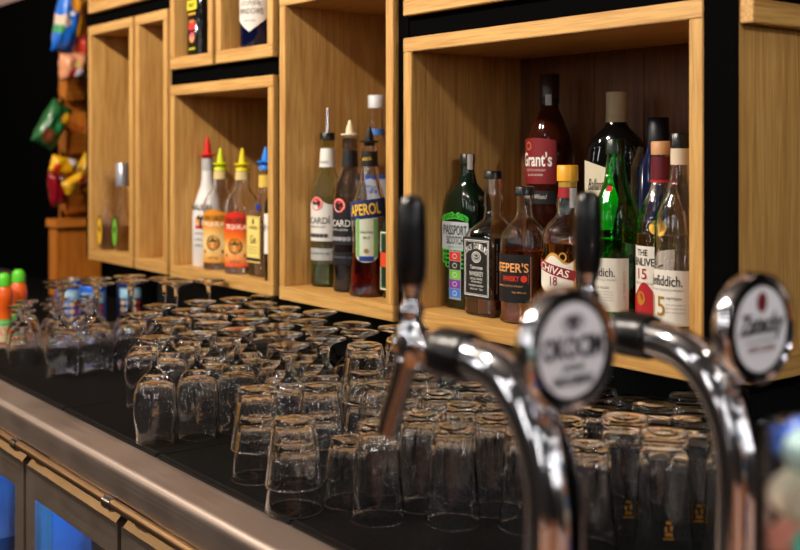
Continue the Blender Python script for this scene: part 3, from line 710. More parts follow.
# --- tall rum box ------------------------------------------------------------
BG = 'bottles in the tall oak box'
BAC = [(.030, 0), (.0325, .003), (.0325, .178), (.0315, .190), (.0275, .204), (.0205, .217), (.0162, .229), (.0145, .245), (.0132, .270), (.0132, .292)]
def bacardi(sx, Y, label, gm, lvl, lm, lc, tc, dark):
    t = bottle('rum_bottle', label, (*onY(sx, Y), ZC + ZB), rnd(BAC), gm, lvl, lm, BG)
    sf = Surf('cyl', .0327, -1.32)
    lb = decal('label', rect2d(.078, .072, 24, 4, lambda u, v: v + (.22 * math.exp(-((u) * 5) ** 2) if v > .3 else 0)), sf, 0, .126, lc, t, 1)
    decal('lettering', text2d('BACARDÍ', .066, .016, .012), sf, -.004, .132, tc, lb, 2.5)
    decal('emblem', ell2d(.028, .028, 28), sf, .001, .164, ink((214, 40, 36)), lb, 2.8); decal('emblem_ring', ell2d(.024, .024, 28, .0012), sf, .001, .164, W_, lb, 3.4)
    decal('bat', poly2d([(-.009, .003), (-.004, .005), (0, .001), (.004, .005), (.009, .003), (.006, -.004), (0, -.002), (-.006, -.004)]), sf, .001, .164, ink((30, 10, 10)), lb, 3.6)
    decal('lettering', text2d('SUPERIOR RUM' if not dark else 'CARTA NEGRA', .040, .004), sf, .0, .118, tc, lb, 2.5)
    for j in range(6): decal('medal', ell2d(.009, .009, 12), sf, -.022 + j * .0085, .101, ink((70, 70, 74) if not dark else (150, 150, 154)), lb, 2.5)
    l2 = decal('lower_label', rect2d(.078, .024, 24), sf, 0, .064, ink((176, 176, 172)) if not dark else ink((22, 22, 26)), t, 1)
    decal('lettering', text2d('CASA FUNDADA EN 1862', .056, .0036), sf, 0, .066, ink((50, 50, 50)) if not dark else ink((120, 120, 140)), l2, 2.5)
    return t
t = bacardi(327.5, 1.226, 'clear rum bottle with white label and steel pourer, leftmost in the tall box', G_PGREEN, .045, tglass('pale_rum', (190, 210, 150)), ink((226, 222, 214)), ink((60, 60, 64)), False)
collar(t, .235, .272, .0165, .0140, W_, 'neck_label'); decal('lettering', text2d('BACARDI', .018, .005), Surf('cyl', .0162, -1.0), 0, .245, K_, t, 2)
cap(t, .288, .303, .0150, BLACKP, 'pourer_base'); lathe('pourer', [(0, .303), (.0045, .303), (.0036, .320), (.0034, .352), (0, .353)], CHROME, t, 16)
t = bacardi(350, 1.214, 'dark rum bottle with black label and cream pourer between its neighbours', G_BLACK if False else tglass('smoke_glass', (200, 186, 170)), .158, L_DARK, ink((22, 22, 26)), ink((214, 212, 206)), True)
collar(t, .236, .268, .0160, .0140, K_, 'neck_label'); pourer(t, .290, ink((226, 214, 180), .35), .036)
lathe('pourer_ring', [(0, .270), (.0145, .270), (.0145, .289), (0, .2895)], tglass('frosted_ring', (230, 226, 214), .2), t, 20)
APR = [(.036, 0), (.0375, .004), (.0355, .030), (.0325, .075), (.0325, .110), (.0345, .150), (.033, .168), (.025, .190), (.018, .215), (.0145, .240), (.0135, .268), (.0135, .276)]
t = bottle('aperitif_bottle', 'orange red aperitif bottle with slanted blue banner label and black pourer', (*onY(369.5, 1.206), ZC + ZB), rnd(APR), G_CLEAR, .080, L_RED, BG)
collar(t, .238, .266, .0162, .0150, ink((18, 16, 20)), 'neck_label'); decal('lettering', text2d('APEROL', .020, .006, .01, .2), Surf('cyl', .0160, -1.0), 0, .252, ink((230, 190, 40)), t, 2, .15); pourer(t, .276, BLACKP, .036)
apr = lambda z: (.0345 if z > .15 else (.0325 + .002 * (z - .110) / .04 if z > .11 else .0328)) + .0004
sf = Surf('cyl', apr, -.92)
lb = decal('label', rect2d(.044, .082, 14, 6, lambda u, v: v * (1 - .25 * (abs(u) * 2) ** 3) if v < 0 else v), sf, .004, .104, ink((206, 212, 190)), t, 1)
decal('label_edge', rect2d(.007, .070, 3, 4), sf, -.013, .108, ink((120, 176, 90)), lb, 1.8); decal('label_edge', rect2d(.007, .070, 3, 4), sf, .021, .108, ink((120, 176, 90)), lb, 1.8)
decal('lettering', text2d('APERITIVO', .024, .004), sf, .004, .118, K_, lb, 2.5); decal('lettering', text2d('1919', .012, .005), sf, .004, .108, K_, lb, 2.5)
decal('seal', ell2d(.009, .009, 16), sf, .004, .084, ink((150, 120, 70)), lb, 2.5); decal('foot_band', rect2d(.028, .009, 8), sf, .004, .070, ink((30, 60, 140)), lb, 2.5)
bn = decal('banner', rect2d(.088, .034, 26, 3), sf, 0, .160, ink((24, 40, 92)), t, 1.8, .12); decal('lettering', text2d('APEROL', .062, .021, .02), sf, .0, .160, ink((240, 190, 40)), bn, 3, .12)
t = bottle('vodka_bottle', 'tall clear vodka bottle with a white cap and blue label behind the aperitif bottle', (*onY(376, 1.345), ZC + ZB),
           rnd([(.037, 0), (.040, .004), (.040, .220), (.036, .245), (.024, .275), (.0165, .295), (.0150, .325), (.0150, .355)]), G_CLEAR, .16, tglass('vodka', (245, 248, 250)), BG)
cap(t, .355, .381, .0170, ink((214, 214, 218), .4)); sf = Surf('cyl', .0402, -.9)
collar(t, .300, .312, .0180, .0170, ink((60, 120, 200)), 'neck_label')
lb = decal('label', rect2d(.080, .050, 22), sf, 0, .215 - .03, ink((200, 210, 226)), t, 1); decal('lettering', text2d('VODKA', .050, .016, .01), sf, 0, .19, ink((40, 80, 170)), lb, 2.5); decal('stripe', rect2d(.080, .008, 22), sf, 0, .215, ink((40, 90, 190)), lb, 2)
t = bottle('herbal_liqueur_bottle', 'square dark green liqueur bottle whose green edged label peeks by the right board', (-1.596, 1.232, ZC + ZB),
           [(0, .031, .031, 7), (.003, .034, .034, 7), (.135, .034, .034, 7), (.150, .030, .030, 4), (.165, .018, .018, 2.4), (.185, .0145, .0145, 2), (.215, .0135, .0135, 2)], G_DGREEN, solid=True, group=BG)
cap(t, .215, .235, .0150, mat('green_cap', (20, 70, 30), .4)); sf = Surf('flat', .034, -PI / 2)
lb = decal('label', rect2d(.058, .105, 4), sf, 0, .068, ink((226, 220, 200)), t, 1); decal('label_edge', rect2d(.054, .100, 4), sf, 0, .068, ink((30, 120, 50)), lb, 2); decal('label_field', rect2d(.048, .094, 4), sf, 0, .068, ink((16, 40, 24)), lb, 2.8); decal('band', rect2d(.056, .026, 4), sf, 0, .070, ink((214, 70, 30)), lb, 3.5)

# --- low box with pourers ---------------------------------------------------
BG = 'bottles in the low oak box'
t = bottle('coconut_rum_bottle', 'white coconut rum bottle with a red pourer, leftmost in the low box', (*onY(207.5, 1.218), ZC + ZB),
           rnd([(.033, 0), (.0355, .004), (.0355, .115), (.033, .135), (.024, .165), (.0165, .185), (.0140, .205), (.0135, .222)]), mat('white_glass', (226, 224, 222), .15, coat=.5), solid=True, group=BG)
lathe('neck_ring', [(0, .2225), (.0135, .2225), (.0135, .250), (0, .250)], ink((190, 186, 186), .2), t, 20); pourer(t, .250, ink((214, 24, 20), .35), .050, .015)
sf = Surf('cyl', .0356, -1.05); 
decal('sunset_print', ell2d(.030, .030, 20), sf, .004, .105, ink((236, 150, 40)), t, 1); decal('palm_print', poly2d([(-.002, -.015), (.002, -.015), (.003, .004), (.013, .006), (.006, .012), (0, .010), (-.006, .014), (-.012, .006), (-.003, .004)]), sf, .004, .105, ink((30, 16, 14)), t, 2)
decal('red_print', rect2d(.028, .008, 6), sf, .004, .092, ink((200, 40, 30)), t, 1.6); decal('lettering', text2d('MALIBU', .054, .014, .01), sf, 0, .138, ink((70, 60, 60)), t, 2)
for j in range(3): decal('lettering', text2d('caribbean rum', .036, .005), sf, .004, .078 - j * .014, ink((70, 66, 66)), t, 1.5)
TQ = [(.036, 0), (.0385, .004), (.0385, .138), (.0375, .150), (.034, .161), (.027, .171), (.0195, .180), (.0158, .189), (.0168, .198), (.0142, .208), (.0135, .224)]
def grad(name, stops):
    m = mat(name, (255, 255, 255), .45); tc = nd(m, 'ShaderNodeTexCoord'); sp = nd(m, 'ShaderNodeSeparateXYZ'); lk(m, tc.outputs['Object'], sp.inputs[0])
    mr = nd(m, 'ShaderNodeMapRange'); mr.inputs[1].default_value = .015; mr.inputs[2].default_value = .120; lk(m, sp.outputs[2], mr.inputs[0])
    lk(m, ramp(m, mr.outputs[0], [(p, lin(c)) for p, c in stops]), m.node_tree.nodes['Principled BSDF'].inputs['Base Color']); return m
for sx, Y, lab, gm, tipc, tip in ((220.5, 1.206, 'tequila bottle with golden label and yellow green pourer', grad('gold_label_print', [(0, (214, 140, 30)), (.45, (244, 220, 150)), (.8, (226, 150, 40)), (1, (220, 140, 30))]), (206, 214, 20), 0),
                         (242.5, 1.201, 'tequila bottle with red orange label and yellow pourer', grad('red_label_print', [(0, (216, 50, 14)), (.40, (250, 200, 110)), (.62, (240, 120, 20)), (.85, (214, 44, 14)), (1, (206, 40, 14))]), (226, 206, 20), 1)):
    t = bottle('tequila_bottle', lab, (*onY(sx, Y), ZC + ZB), rnd(TQ), G_CLEAR, .1, tglass('tequila%d' % tip, (244, 240, 226)), BG)
    collar(t, .204, .222, .0160, .0150, ink((214, 190, 130)), 'neck_label'); cap(t, .223, .2300, .0145, ink(tipc, .35), 'pourer_base'); pourer(t, .2300, ink(tipc, .35), .044, .0132)
    sf = Surf('cyl', .0387, -.95)
    lb = decal('label', rect2d(.100, .112, 26, 6, lambda u, v: v + (.07 * math.cos(u * 6) if v > .3 else 0)), sf, 0, .073, gm, t, 1)
    decal('lettering', text2d('DON DIEGO', .054, .0115, .02), sf, 0, .117, ink((70, 40, 10)), lb, 2.5); decal('lettering', text2d('TEQUILA', .052, .0115, .01), sf, 0, .103, ink((250, 240, 214)), lb, 2.5)
    decal('emblem', ell2d(.034, .034, 26), sf, 0, .062, ink((90, 60, 20)), lb, 2.5); decal('emblem_field', ell2d(.028, .028, 26), sf, 0, .062, ink((206, 120, 40)), lb, 3.2)
    decal('hat', poly2d([(-.013, .004), (-.004, .006), (0, .012), (.005, .006), (.013, .003), (.006, .001), (-.006, .001)]), sf, 0, .063, ink((60, 80, 24)), lb, 4); decal('face', ell2d(.009, .012, 14), sf, 0, .056, ink((224, 170, 90)), lb, 4.5)
    decal('ribbon', poly2d([(-.024, .003), (0, -.002), (.024, .003), (.024, -.004), (0, -.012), (-.024, -.004)]), sf, 0, .043, ink((110, 40, 50)), lb, 3.6); decal('lettering', text2d('IMPORTED', .024, .004), sf, 0, .028, ink((60, 40, 40)), lb, 2.5)
t = bottle('gin_bottle', 'square gin bottle with a pale yellow label and blue pourer', (*onY(266, 1.212), ZC + ZB),
           [(0, .031, .028, 4), (.003, .034, .031, 4), (.125, .034, .031, 4), (.140, .030, .028, 3.4), (.160, .019, .019, 2.4), (.175, .0155, .0155, 2), (.200, .0140, .0140, 2), (.228, .0135, .0135, 2)], G_CLEAR, .12, tglass('gin', (236, 240, 236)), BG)
collar(t, .190, .216, .0158, .0150, ink((226, 190, 80)), 'neck_label'); cap(t, .227, .236, .0155, ink((24, 120, 214), .35), 'pourer_base'); pourer(t, .236, ink((24, 130, 226), .35), .040, .015)
sf = Surf('flat', .031, -PI / 2); lb = decal('label', rect2d(.056, .098, 6), sf, 0, .080, ink((238, 216, 120)), t, 1); decal('border', frame2d(.051, .093, .001), sf, 0, .080, ink((150, 120, 40)), lb, 2)
decal('emblem', ell2d(.009, .012, 14), sf, 0, .118, ink((120, 80, 20)), lb, 2.5); decal('lettering', text2d('LONDON', .034, .007, .01), sf, 0, .105, ink((70, 60, 40)), lb, 2.5); decal('lettering', text2d('Gin', .024, .018), sf, 0, .080, ink((70, 60, 40)), lb, 2.5); decal('stripe', rect2d(.056, .006, 4), sf, 0, .038, ink((40, 34, 50)), lb, 2.5)
for j in range(3): decal('lettering', text2d('special dry quality', .036, .0036), sf, 0, .064 - j * .006, ink((90, 80, 50)), lb, 2.5)
decal('seal', ell2d(.014, .014, 18), Surf('cyl', .0275, -1.15), 0, .148, ink((30, 50, 150)), t, 2)
t = bottle('gin_bottle', 'green bottle with a white label half hidden by the right board', (*onY(277.5, 1.188), ZC + ZB),
           rnd([(.025, 0), (.027, .003), (.027, .140), (.026, .160), (.017, .185), (.0135, .205), (.013, .235)]), tglass('mid_green', (16, 110, 34)), solid=True, group=BG)
cap(t, .235, .252, .0145, ink((214, 214, 214))); sf = Surf('cyl', .0271, -1.45); lb = decal('label', rect2d(.060, .082, 18), sf, 0, .098, W_, t, 1); decal('lettering', text2d('DRY GIN', .040, .012, .01), sf, 0, .110, K_, lb, 2.5)

# --- far left box, flasks -----------------------------------------------------
BG = 'round flask bottles in the far left box'
for (x, y, rz_, lab, c, full) in ((-2.839, 1.184, 0, 'flask bottle with yellow oval label against the left board', (222, 170, 30), 1), (-2.784, 1.203, 0, 'flask bottle with green and yellow oval labels and silver capsule', (110, 176, 50), 1)):
    t = bottle('flask_bottle', lab, (x, y, ZC + ZB), [(0, .016, .014, 2), (.008, .022, .018, 2.2), (.030, .025, .020, 2.4), (.060, .025, .020, 2.4), (.092, .022, .017, 2.2), (.120, .0145, .012, 2), (.150, .0115, .0115, 2), (.185, .0125, .0125, 2), (.200, .012, .012, 2)], G_CLEAR, .07, L_PALE, BG)
    if x > -2.8: cap(t, .175, .236, .0175, ink((150, 152, 160), .3, .6), 'capsule')
    else: cap(t, .2005, .212, .0125, GLASS, 'stopper')
    s_ = Surf('flat', .0208, -PI / 2)
    lb = decal('label', ell2d(.040, .084, 26), s_, 0, .054, ink((30, 26, 20)), t, 1.5); decal('label_field', ell2d(.032, .074, 26), s_, 0, .054, ink(c), lb, 2.5); decal('emblem', ell2d(.014, .018, 16), s_, 0, .060, ink((60, 50, 20)), lb, 3.5)
# --- upper boxes ---------------------------------------------------------------
ZU = .192 + .0272
t = bottle('liqueur_bottle', 'black bottle with colourful fruit label in the upper narrow box', (*onY(204, 1.20), ZC + ZU),
           [(0, .036, .030, 6), (.26, .036, .030, 6), (.29, .018, .018, 2), (.33, .015, .015, 2)], G_BLACK, solid=True)
cap(t, .33, .35, .016, BLACKP); sf = Surf('flat', .030, -PI / 2)
for z, w_, h_, c, kind in ((.118, .046, .022, (226, 214, 20), 'r'), (.150, .030, .022, (220, 60, 30), 'e'), (.158, .024, .014, (244, 140, 40), 'e'), (.098, .036, .005, (214, 160, 40), 'r'), (.080, .030, .008, (214, 110, 40), 'e'), (.068, .034, .014, (206, 30, 40), 'r'), (.044, .024, .024, (244, 150, 90), 'e'), (.050, .014, .012, (214, 60, 130), 'e'), (.018, .030, .004, (200, 200, 30), 'r'), (.190, .040, .018, (226, 60, 40), 'e')):
    decal('label_print', rect2d(w_, h_, 3) if kind == 'r' else ell2d(w_, h_, 18), sf, 0, z, ink(c), t, 1.5 + z * 10 % 2)
decal('lettering', text2d('FRUIT', .030, .010, .01), sf, 0, .118, K_, t, 5)
t = bottle('wine_bottle', 'dark blue bottle with a pointed white label in the upper box', (*onY(257.5, 1.202), ZC + ZU),
           rnd([(.034, 0), (.0375, .004), (.0375, .20), (.034, .22), (.018, .26), (.0145, .29), (.0145, .33)]), mat('dark_blue_glass', (10, 16, 48), .06), solid=True)
cap(t, .33, .35, .016, BLACKP); sf = Surf('cyl', .0376, -1.0)
lb = decal('label', rect2d(.080, .128, 24, 6, lambda u, v: v if v > -.1 else v * (1.0 - abs(u) * .95) ), sf, 0, .098, ink((222, 214, 204)), t, 1)
decal('lettering', text2d('WINDOWS', .060, .013, .01), sf, 0, .078, ink((90, 84, 84)), lb, 2.5); decal('lettering', text2d('ESTATE', .026, .004), sf, 0, .058, K_, lb, 2.5)
for j in range(7): decal('drawing', ell2d(.006 + (j % 3) * .003, .008, 10, .0012), sf, -.020 + j * .007, .093 + (j % 2) * .004, ink((60, 56, 56)), lb, 2.5)
decal('stripe', rect2d(.074, .003, 20), sf, 0, .106, ink((60, 56, 60)), lb, 2.5)

# ------------------------------------------------------------------ beer taps
BADGEW = mat('badge_white', (236, 234, 238), .35)
def tap(x, y, label, lines, jr):
    t = thing('beer_tap', label, 'beer tap', (x, y, ZT), 0, 'chrome beer taps on the tap counter')
    L = .165
    zc_ = .457 - .138          # badge height above the counter
    lathe('base_flange', [(0, 0), (.042, 0), (.042, .004), (.038, .010), (.029, .014), (.0265, .02), (0, .02)], CHROME, t, 36)
    pts = catmull([(0, 0, .010), (0, 0, .08), (0, 0, .15), (0, 0, .195), (-.004, 0, .225), (-.015, 0, .254), (-.034, 0, .278), (-.060, 0, .293), (-.096, 0, .298)], 7)
    tube('neck', pts, lambda s: .0243 - .0085 * s, CHROME, t, 36)
    lathe('neck_ring', [(.0220, .108), (.0255, .108), (.0265, .112), (.0255, .116), (.0220, .116)], CHROME, t, 36)
    tube('collar', [(-.090, 0, .298), (-.094, 0, .298), (-.122, 0, .298), (-.126, 0, .298)], lambda s: .0198 if s > .1 and s < .9 else .0185, BLACKP, t, 28)
    def hz(name, rows, m=CHROME):
        bm = bmesh.new(); add_lathe(bm, [(r, z) for z, r in rows], 24)
        M = Matrix.Translation((.007, 0, .298)) @ Matrix.Rotation(-PI / 2, 4, 'Y')
        bm.transform(M); return bm_obj(name, bm, m, t, 50)
    hz('coupling', [(.124, 0), (.124, .011), (.130, .013), (.137, .013), (.139, .0095), (.146, .0095), (.148, .012), (.154, .012), (.156, .010), (.176, .010), (.180, .013), (.184, .012), (.188, .006), (.189, 0)])
    lathe('valve_body', [(0, .298), (.010, .298), (.0125, .303), (.0125, .329), (.010, .333), (.0085, .338), (.0105, .342), (.0105, .346), (.0075, .350), (.0070, .357), (.0095, .362), (.0095, .372), (0, .372)], CHROME, t, 24, loc=(-L, 0, -.018))
    h = lathe('handle', [(0, 0), (.009, 0), (.0118, .008), (.0128, .022), (.0122, .05), (.0112, .066), (.0085, .073), (.004, .0755), (0, .076)], BLACKP, t, 24, loc=(-L, 0, .346))
    tube('spout', [(-L - .002, -.004, .286), (-L - .006, -.006, .268), (-L - .014, -.010, .240), (-L - .019, -.012, .222)], lambda s: .0098 - .001 * s, DCHROME, t, 20)
    # round badge facing +X
    bx = .012; R = .0440
    def disc(name, rows, m, parent=t, seg=48):
        bm = bmesh.new(); add_lathe(bm, [(r, z) for z, r in rows], seg)
        bm.transform(Matrix.Translation((0, 0, zc_)) @ Matrix.Rotation(PI / 2, 4, 'Y')); return bm_obj(name, bm, m, parent, 50)
    bz = disc('badge', [(bx - .012, 0), (bx - .012, R - .004), (bx - .008, R), (bx + .002, R + .0005), (bx + .006, R - .001), (bx + .007, R - .004), (bx + .0045, R - .006), (bx + .004, 0)], CHROME)
    disc('badge_rim', [(bx + .0042, R - .0062), (bx + .0056, R - .0066), (bx + .0052, R - .0105), (bx + .0042, R - .0105), (bx + .0042, R - .0062)], BLACKP, bz)
    disc('badge_face', [(bx + .0040, 0), (bx + .0040, R - .0106), (bx + .0050, R - .0106), (bx + .0052, 0)], BADGEW, bz)
    tube('badge_stem', [(-.034, 0, zc_ - .034), (bx - .0115, 0, zc_ - .012)], .009, CHROME, t, 20)
    disc('badge_lens', [(bx + .0062, R - .0065), (bx + .0075, R - .012), (bx + .0095, R * .45), (bx + .0100, 0)], GLASS_L, bz) if False else None
    sfb = Surf('flat', bx + .0054, 0)
    for s_, w_, h_, z_, c, sh in lines:
        if s_ == '*': decal('badge_emblem', ell2d(w_, h_, 18), sfb, 0, zc_ + z_, ink(c), bz, 1)
        elif s_ == 'o': decal('badge_emblem', ell2d(w_, h_, 18, .0015), sfb, 0, zc_ + z_, ink(c), bz, 1)
        else: decal('badge_lettering', text2d(s_, w_, h_, .035, sh), sfb, 0, zc_ + z_, ink(c), bz, 1)
    return t
D_ = (44, 40, 56); 
tap(-.559, .566, 'left chrome beer tap with the round white badge reading dark capitals', [('o', .022, .012, .019, (90, 84, 96), 0), ('*', .010, .008, .019, (90, 84, 96), 0), ('o', .014, .007, .021, (90, 84, 96), 0), ('OKOCIM', .060, .0165, .002, D_, 0), ('JASNE', .022, .006, -.0125, (60, 76, 72), 0), ('OKOCIMSKIE', .040, .007, -.021, (60, 76, 72), 0)], 0)
tap(-.534, .750, 'right chrome beer tap with the round badge in black script under a red crest', [('*', .013, .016, .021, (110, 26, 34), 0), ('Zatecky', .060, .021, .002, (26, 24, 26), .35), ('*', .050, .0012, -.0085, (60, 40, 36), 0), ('SVETLY LEZAK', .036, .005, -.015, (140, 104, 88), 0)], 0)

# ------------------------------------------------------------------ jar of sweets, front right
jx, jy = -.3476, .566
t = thing('sweet_jar', 'open glass jar of colourful wrapped sweets at the right edge in front', 'jar', (jx, jy, ZT))
lathe('jar_body', [(0, 0), (.033, 0), (.0355, .004), (.036, .05), (.036, .28), (.0365, .300), (.0355, .302), (.0345, .302), (.0345, .298), (.0342, .28), (.0342, .05), (.0335, .008), (0, .006)], mat('clear_acrylic', (255, 255, 255), 0, 0, 1, 1.12), t, 40)
cols = [((70, 200, 176), 'teal'), ((244, 238, 210), 'cream'), ((60, 110, 220), 'blue'), ((240, 196, 50), 'yellow'), ((180, 220, 220), 'pale green'), ((240, 160, 140), 'pink'), ((230, 230, 236), 'white')]
swm = {}
lv = 0
for layer in range(11):
    for k in range(3):
        (c, cn) = cols[(layer * 3 + k * 2) % 7]
        a = k * 2 * PI / 3 + layer * .9; r = .0175
        if cn not in swm:
            bm = bmesh.new()
            add_lathe(bm, [(0, -.014), (.008, -.0138), (.013, -.008), (.0145, 0), (.013, .008), (.008, .0138), (0, .014)], 14, lambda i, a: 1 + .06 * math.sin(3 * a))
            add_lathe(bm, [(.002, .013), (.009, .0205), (.002, .0150)], 12, lambda i, a: 1 + .15 * math.sin(5 * a))
            bm.transform(Matrix.Rotation(PI / 2, 4, 'Y')); swm[cn] = bm
            o = bm_obj('wrapped_sweet', bm, mat('wrapper_' + cn.replace(' ', '_'), c, .3, coat=.4), None, True); swm[cn] = o.data
        else:
            o = bpy.data.objects.new('wrapped_sweet', swm[cn]); COL.objects.link(o)
        o.location = (jx + r * math.cos(a), jy + r * math.sin(a), ZT + .024 + layer * .0268); o.rotation_euler = (0, 0, a + PI / 2)
        tag(o, '%s wrapped sweet inside the open glass jar at the right edge' % cn, 'sweet', 'wrapped sweets in the glass jar')

# ------------------------------------------------------------------ far end: cans, juice, snack stand
def can(sx, d, label, cols_, txt):
    dx, dy = ray(sx); x, y = dx * d, dy * d
    t = thing('drink_can', label, 'can', (x, y, ZT), 0, 'blue drink cans behind the wine glasses')
    t.scale = (1, 1, 1.07)
    lathe('body', [(0, 0), (.024, 0), (.0325, .008), (.033, .012), (.033, .108), (.030, .116), (.0275, .119), (0, .119)], cols_, t, 30)
    lathe('lid', [(0, .1195), (.026, .1195), (.0275, .1215), (.0265, .122), (.0255, .120), (0, .120)], DCHROME, t, 24)
    sf = Surf('cyl', .0331, -.36)
    decal('print_band', rect2d(.062, .024, 14), sf, 0, .086, ink((150, 200, 226)), t, 1); decal('lettering', text2d(txt, .040, .010, .01), sf, 0, .088, ink((230, 236, 240)), t, 2)
    for k in range(12): decal('fruit_print', ell2d(.014, .013, 12), sf, -.021 + (k % 4) * .014, .064 - (k // 4) * .017, ink(((206, 180, 150), (150, 170, 206), (226, 200, 150), (190, 60, 50))[k % 4]), t, 1.4)
can(69, 2.86, 'blue drink can, leftmost, before the snack stand', mat('can_blue', (30, 80, 190), .3, .4), 'TONIC'); can(92.5, 2.80, 'bright blue drink can, second from the left', mat('can_blue2', (40, 100, 206), .3, .4), 'TONIC')
can(130, 2.90, 'dark blue drink can behind the three rightmost wine glass stems', mat('can_navy', (16, 40, 96), .3, .4), 'SODA')
ORJ = mat('orange_juice', (226, 92, 20), .25, coat=.5); GCAP = mat('green_cap_plastic', (90, 200, 40), .35)
for sx, d, lab in ((4, 2.66, 'orange juice bottle with a green cap cut by the left edge'), (18.5, 2.74, 'orange juice bottle with a green cap, right of its twin')):
    dx, dy = ray(sx)
    t = thing('juice_bottle', lab, 'bottle', (dx * d, dy * d, ZT), 0, 'orange juice bottles at the far end')
    lathe('body', [(0, 0), (.022, 0), (.025, .005), (.025, .055), (.0205, .072), (.0205, .088), (.0255, .100), (.0265, .118), (.023, .136), (.0165, .144), (0, .144)], ORJ, t, 30)
    t.scale = (.80, .80, .95)
    lathe('cap', [(0, .144), (.0205, .144), (.0205, .160), (.017, .170), (.010, .176), (0, .177)], GCAP, t, 24)
    sf = Surf('cyl', .0253, -.25); lb = decal('label', rect2d(.066, .050, 18), sf, 0, .030, ink((214, 196, 160)), t, 1); decal('band', rect2d(.066, .016, 18), sf, 0, .054, GR, lb, 1.6)
    decal('fruit_print', ell2d(.020, .020, 16), sf, -.004, .032, ink((214, 70, 50)), lb, 2.2); decal('lettering', text2d('JUICE', .034, .008, .01), sf, 0, .054, W_, lb, 3); decal('fruit_print', ell2d(.016, .012, 16), sf, .006, .014, ink((200, 206, 60)), lb, 2.2)

XS = -3.42
a = onX(57, 300, XS); b = onX(92, 222, XS)
st = thing('snack_stand', 'orange wooden snack stand with tilted trays at the far end of the counter', 'display stand', (XS, 1.28, ZT))
bm = bmesh.new()
for k in range(4):
    y0 = a.y + k * .036; add_box(bm, (XS - .02, y0, ZT), (XS, y0 + .035, b.z - .012))
kid(bm_obj('plank_front', bm, STANDW), st)
kid(box('side_panel', (XS - .07, a.y, ZT), (XS - .0205, a.y + .015, b.z - .012), STANDW), st)
kid(box('ledge', (XS - .07, a.y - .010, b.z - .012), (XS + .020, 1.40, b.z + .012), STANDH), st)
kid(box('back_board', (XS - .085, 1.30, ZT), (XS - .0705, 1.40, ZC + .62), STANDW), st)
kid(box('upright', (XS - .085, onX(64, 0, XS - .08).y, b.z + .012), (XS - .0705, 1.2995, ZC + .62), STANDW), st)
def tray(y_mid_px, wpx=(60, 92), tilt=.5, h=.075):
    c = onX(78, y_mid_px, XS - .01); w2 = .046
    bm = bmesh.new(); M = Matrix.Translation((c.x, c.y + .005, c.z)) @ Matrix.Rotation(tilt, 4, 'Y') @ Matrix.Rotation(.12, 4, 'X')
    add_box(bm, (0, -w2, -h / 2), (.008, w2, h / 2), M); add_box(bm, (-.06, -w2, -h / 2), (0, -w2 + .008, h / 2 + .02), M)
    add_box(bm, (-.06, w2 - .008, -h / 2), (0, w2, h / 2 + .02), M); add_box(bm, (-.06, -w2 + .008, -h / 2), (0, w2 - .008, -h / 2 + .008), M)
    kid(bm_obj('tray', bm, STANDH), st); return c
for yy in (88, 142, 201): tray(yy)

def bagmat(name, base, blobs):
    m = mat(name, base, .28, coat=.3); tc = nd(m, 'ShaderNodeTexCoord'); cur = None
    b = m.node_tree.nodes['Principled BSDF']; prev = nd(m, 'ShaderNodeRGB'); prev.outputs[0].default_value = (*lin(base), 1); prev = prev.outputs[0]
    nz = nd(m, 'ShaderNodeTexNoise'); nz.inputs['Scale'].default_value = 28; lk(m, tc.outputs['Object'], nz.inputs[0])
    for (y, z, r, c) in blobs:
        ds = nd(m, 'ShaderNodeVectorMath', operation='DISTANCE'); mm = nd(m, 'ShaderNodeVectorMath', operation='MULTIPLY'); lk(m, tc.outputs['Object'], mm.inputs[0]); mm.inputs[1].default_value = (0, 1, 1)
        lk(m, mm.outputs[0], ds.inputs[0]); ds.inputs[1].default_value = (0, y, z)
        ad = nd(m, 'ShaderNodeMath', operation='MULTIPLY_ADD'); lk(m, nz.outputs[0], ad.inputs[0]); ad.inputs[1].default_value = .02; lk(m, ds.outputs['Value'], ad.inputs[2])
        ls = nd(m, 'ShaderNodeMath', operation='LESS_THAN'); lk(m, ad.outputs[0], ls.inputs[0]); ls.inputs[1].default_value = r + .01
        mx = nd(m, 'ShaderNodeMix', data_type='RGBA'); lk(m, ls.outputs[0], mx.inputs[0]); lk(m, prev, mx.inputs[6]); mx.inputs[7].default_value = (*lin(c), 1); prev = mx.outputs[2]
    lk(m, prev, b.inputs['Base Color']); return m
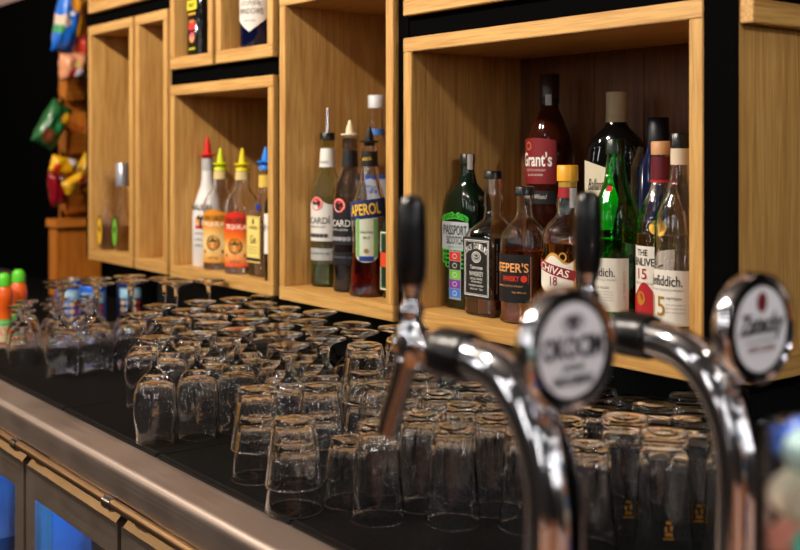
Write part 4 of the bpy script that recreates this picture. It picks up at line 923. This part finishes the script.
def bag(sx, y, X, w_, h_, rot, label, base, blobs, thick=.03):
    c = onX(sx, y, X); bm = bmesh.new(); N = 14
    f = lambda u, v, s: (s * (thick * (max(0, 1 - u ** 4) * max(0, 1 - (v * 1.12) ** 4 if abs(v) < .89 else 0)) ** .7 * (1 + .25 * math.sin(7 * u + 3 * v) * math.cos(5 * v + u)) / 1 + .0008), w_ / 2 * u * (1 - .06 * (1 - v * v)), h_ / 2 * v)
    for s in (1, -1):
        G = [[bm.verts.new(f(2 * i / N - 1, 2 * j / N - 1, s)) for i in range(N + 1)] for j in range(N + 1)]
        for j in range(N):
            for i in range(N): bm.faces.new((G[j][i], G[j][i + 1], G[j + 1][i + 1], G[j + 1][i]))
    bmesh.ops.remove_doubles(bm, verts=bm.verts, dist=.0025)
    o = bm_obj('snack_bag', bm, bagmat('bag_%d_%d' % (sx, y), base, blobs), None, True)
    o.location = c; o.rotation_euler = (rot, .1, .25); tag(o, label, 'snack bag', 'snack bags on the wooden stand'); return o
bag(67, 20, XS + .06, .078, .205, -.12, 'blue snack bag with orange blob hanging at the top of the stand', (24, 104, 206), [(.008, .05, .022, (236, 160, 40)), (-.022, -.005, .020, (214, 190, 170)), (-.005, .02, .008, (230, 236, 244)), (-.03, -.035, .012, (60, 150, 90)), (.0, .098, .024, (150, 170, 214))])
bag(83, 18, XS - .02, .075, .16, .12, 'golden snack bag half behind the blue one', (226, 156, 30), [(0, .02, .03, (196, 120, 60)), (.0, -.05, .02, (240, 196, 30))])
bag(86, 52, XS + .03, .060, .11, .3, 'red and white snack bag beside the oak box', (206, 60, 40), [(0, 0, .02, (236, 220, 214)), (.01, .03, .012, (240, 170, 40))])
bag(73, 67, XS + .10, .095, .085, .1, 'peach snack bag with red and white lettering patch in the top tray', (222, 150, 110), [(.0, -.022, .026, (206, 24, 24)), (.002, -.020, .016, (222, 214, 224)), (-.004, .01, .012, (240, 200, 120))])
bag(52.5, 125, XS + .045, .085, .15, -.5, 'dark green snack bag hanging left of the middle tray', (34, 96, 50), [(.02, .03, .022, (222, 160, 30)), (-.01, -.04, .02, (120, 60, 30)), (.01, .0, .015, (20, 120, 60))])
bag(64, 166, XS + .085, .100, .055, -.2, 'bright yellow snack bag lying across the lower tray', (236, 176, 20), [(-.03, -.01, .012, (206, 40, 20)), (.02, .02, .014, (220, 216, 220))], .02)
bag(84, 172, XS + .035, .050, .12, -.35, 'yellow and red snack bag upright in the lower tray', (238, 180, 24), [(.0, -.02, .016, (214, 60, 40)), (.006, -.03, .008, (236, 220, 210))], .02)
bag(74, 184, XS + .12, .080, .050, .5, 'yellow and brown snack bag on its side in the lower tray', (226, 170, 30), [(.0, -.004, .014, (120, 70, 20)), (.02, .004, .010, (200, 60, 40))], .018)
bag(57, 188, XS + .02, .055, .11, .2, 'dark red shiny snack bag hanging at the left of the lower tray', (140, 14, 30), [(.01, .03, .008, (240, 220, 220)), (.0, -.04, .010, (206, 60, 70))], .022)
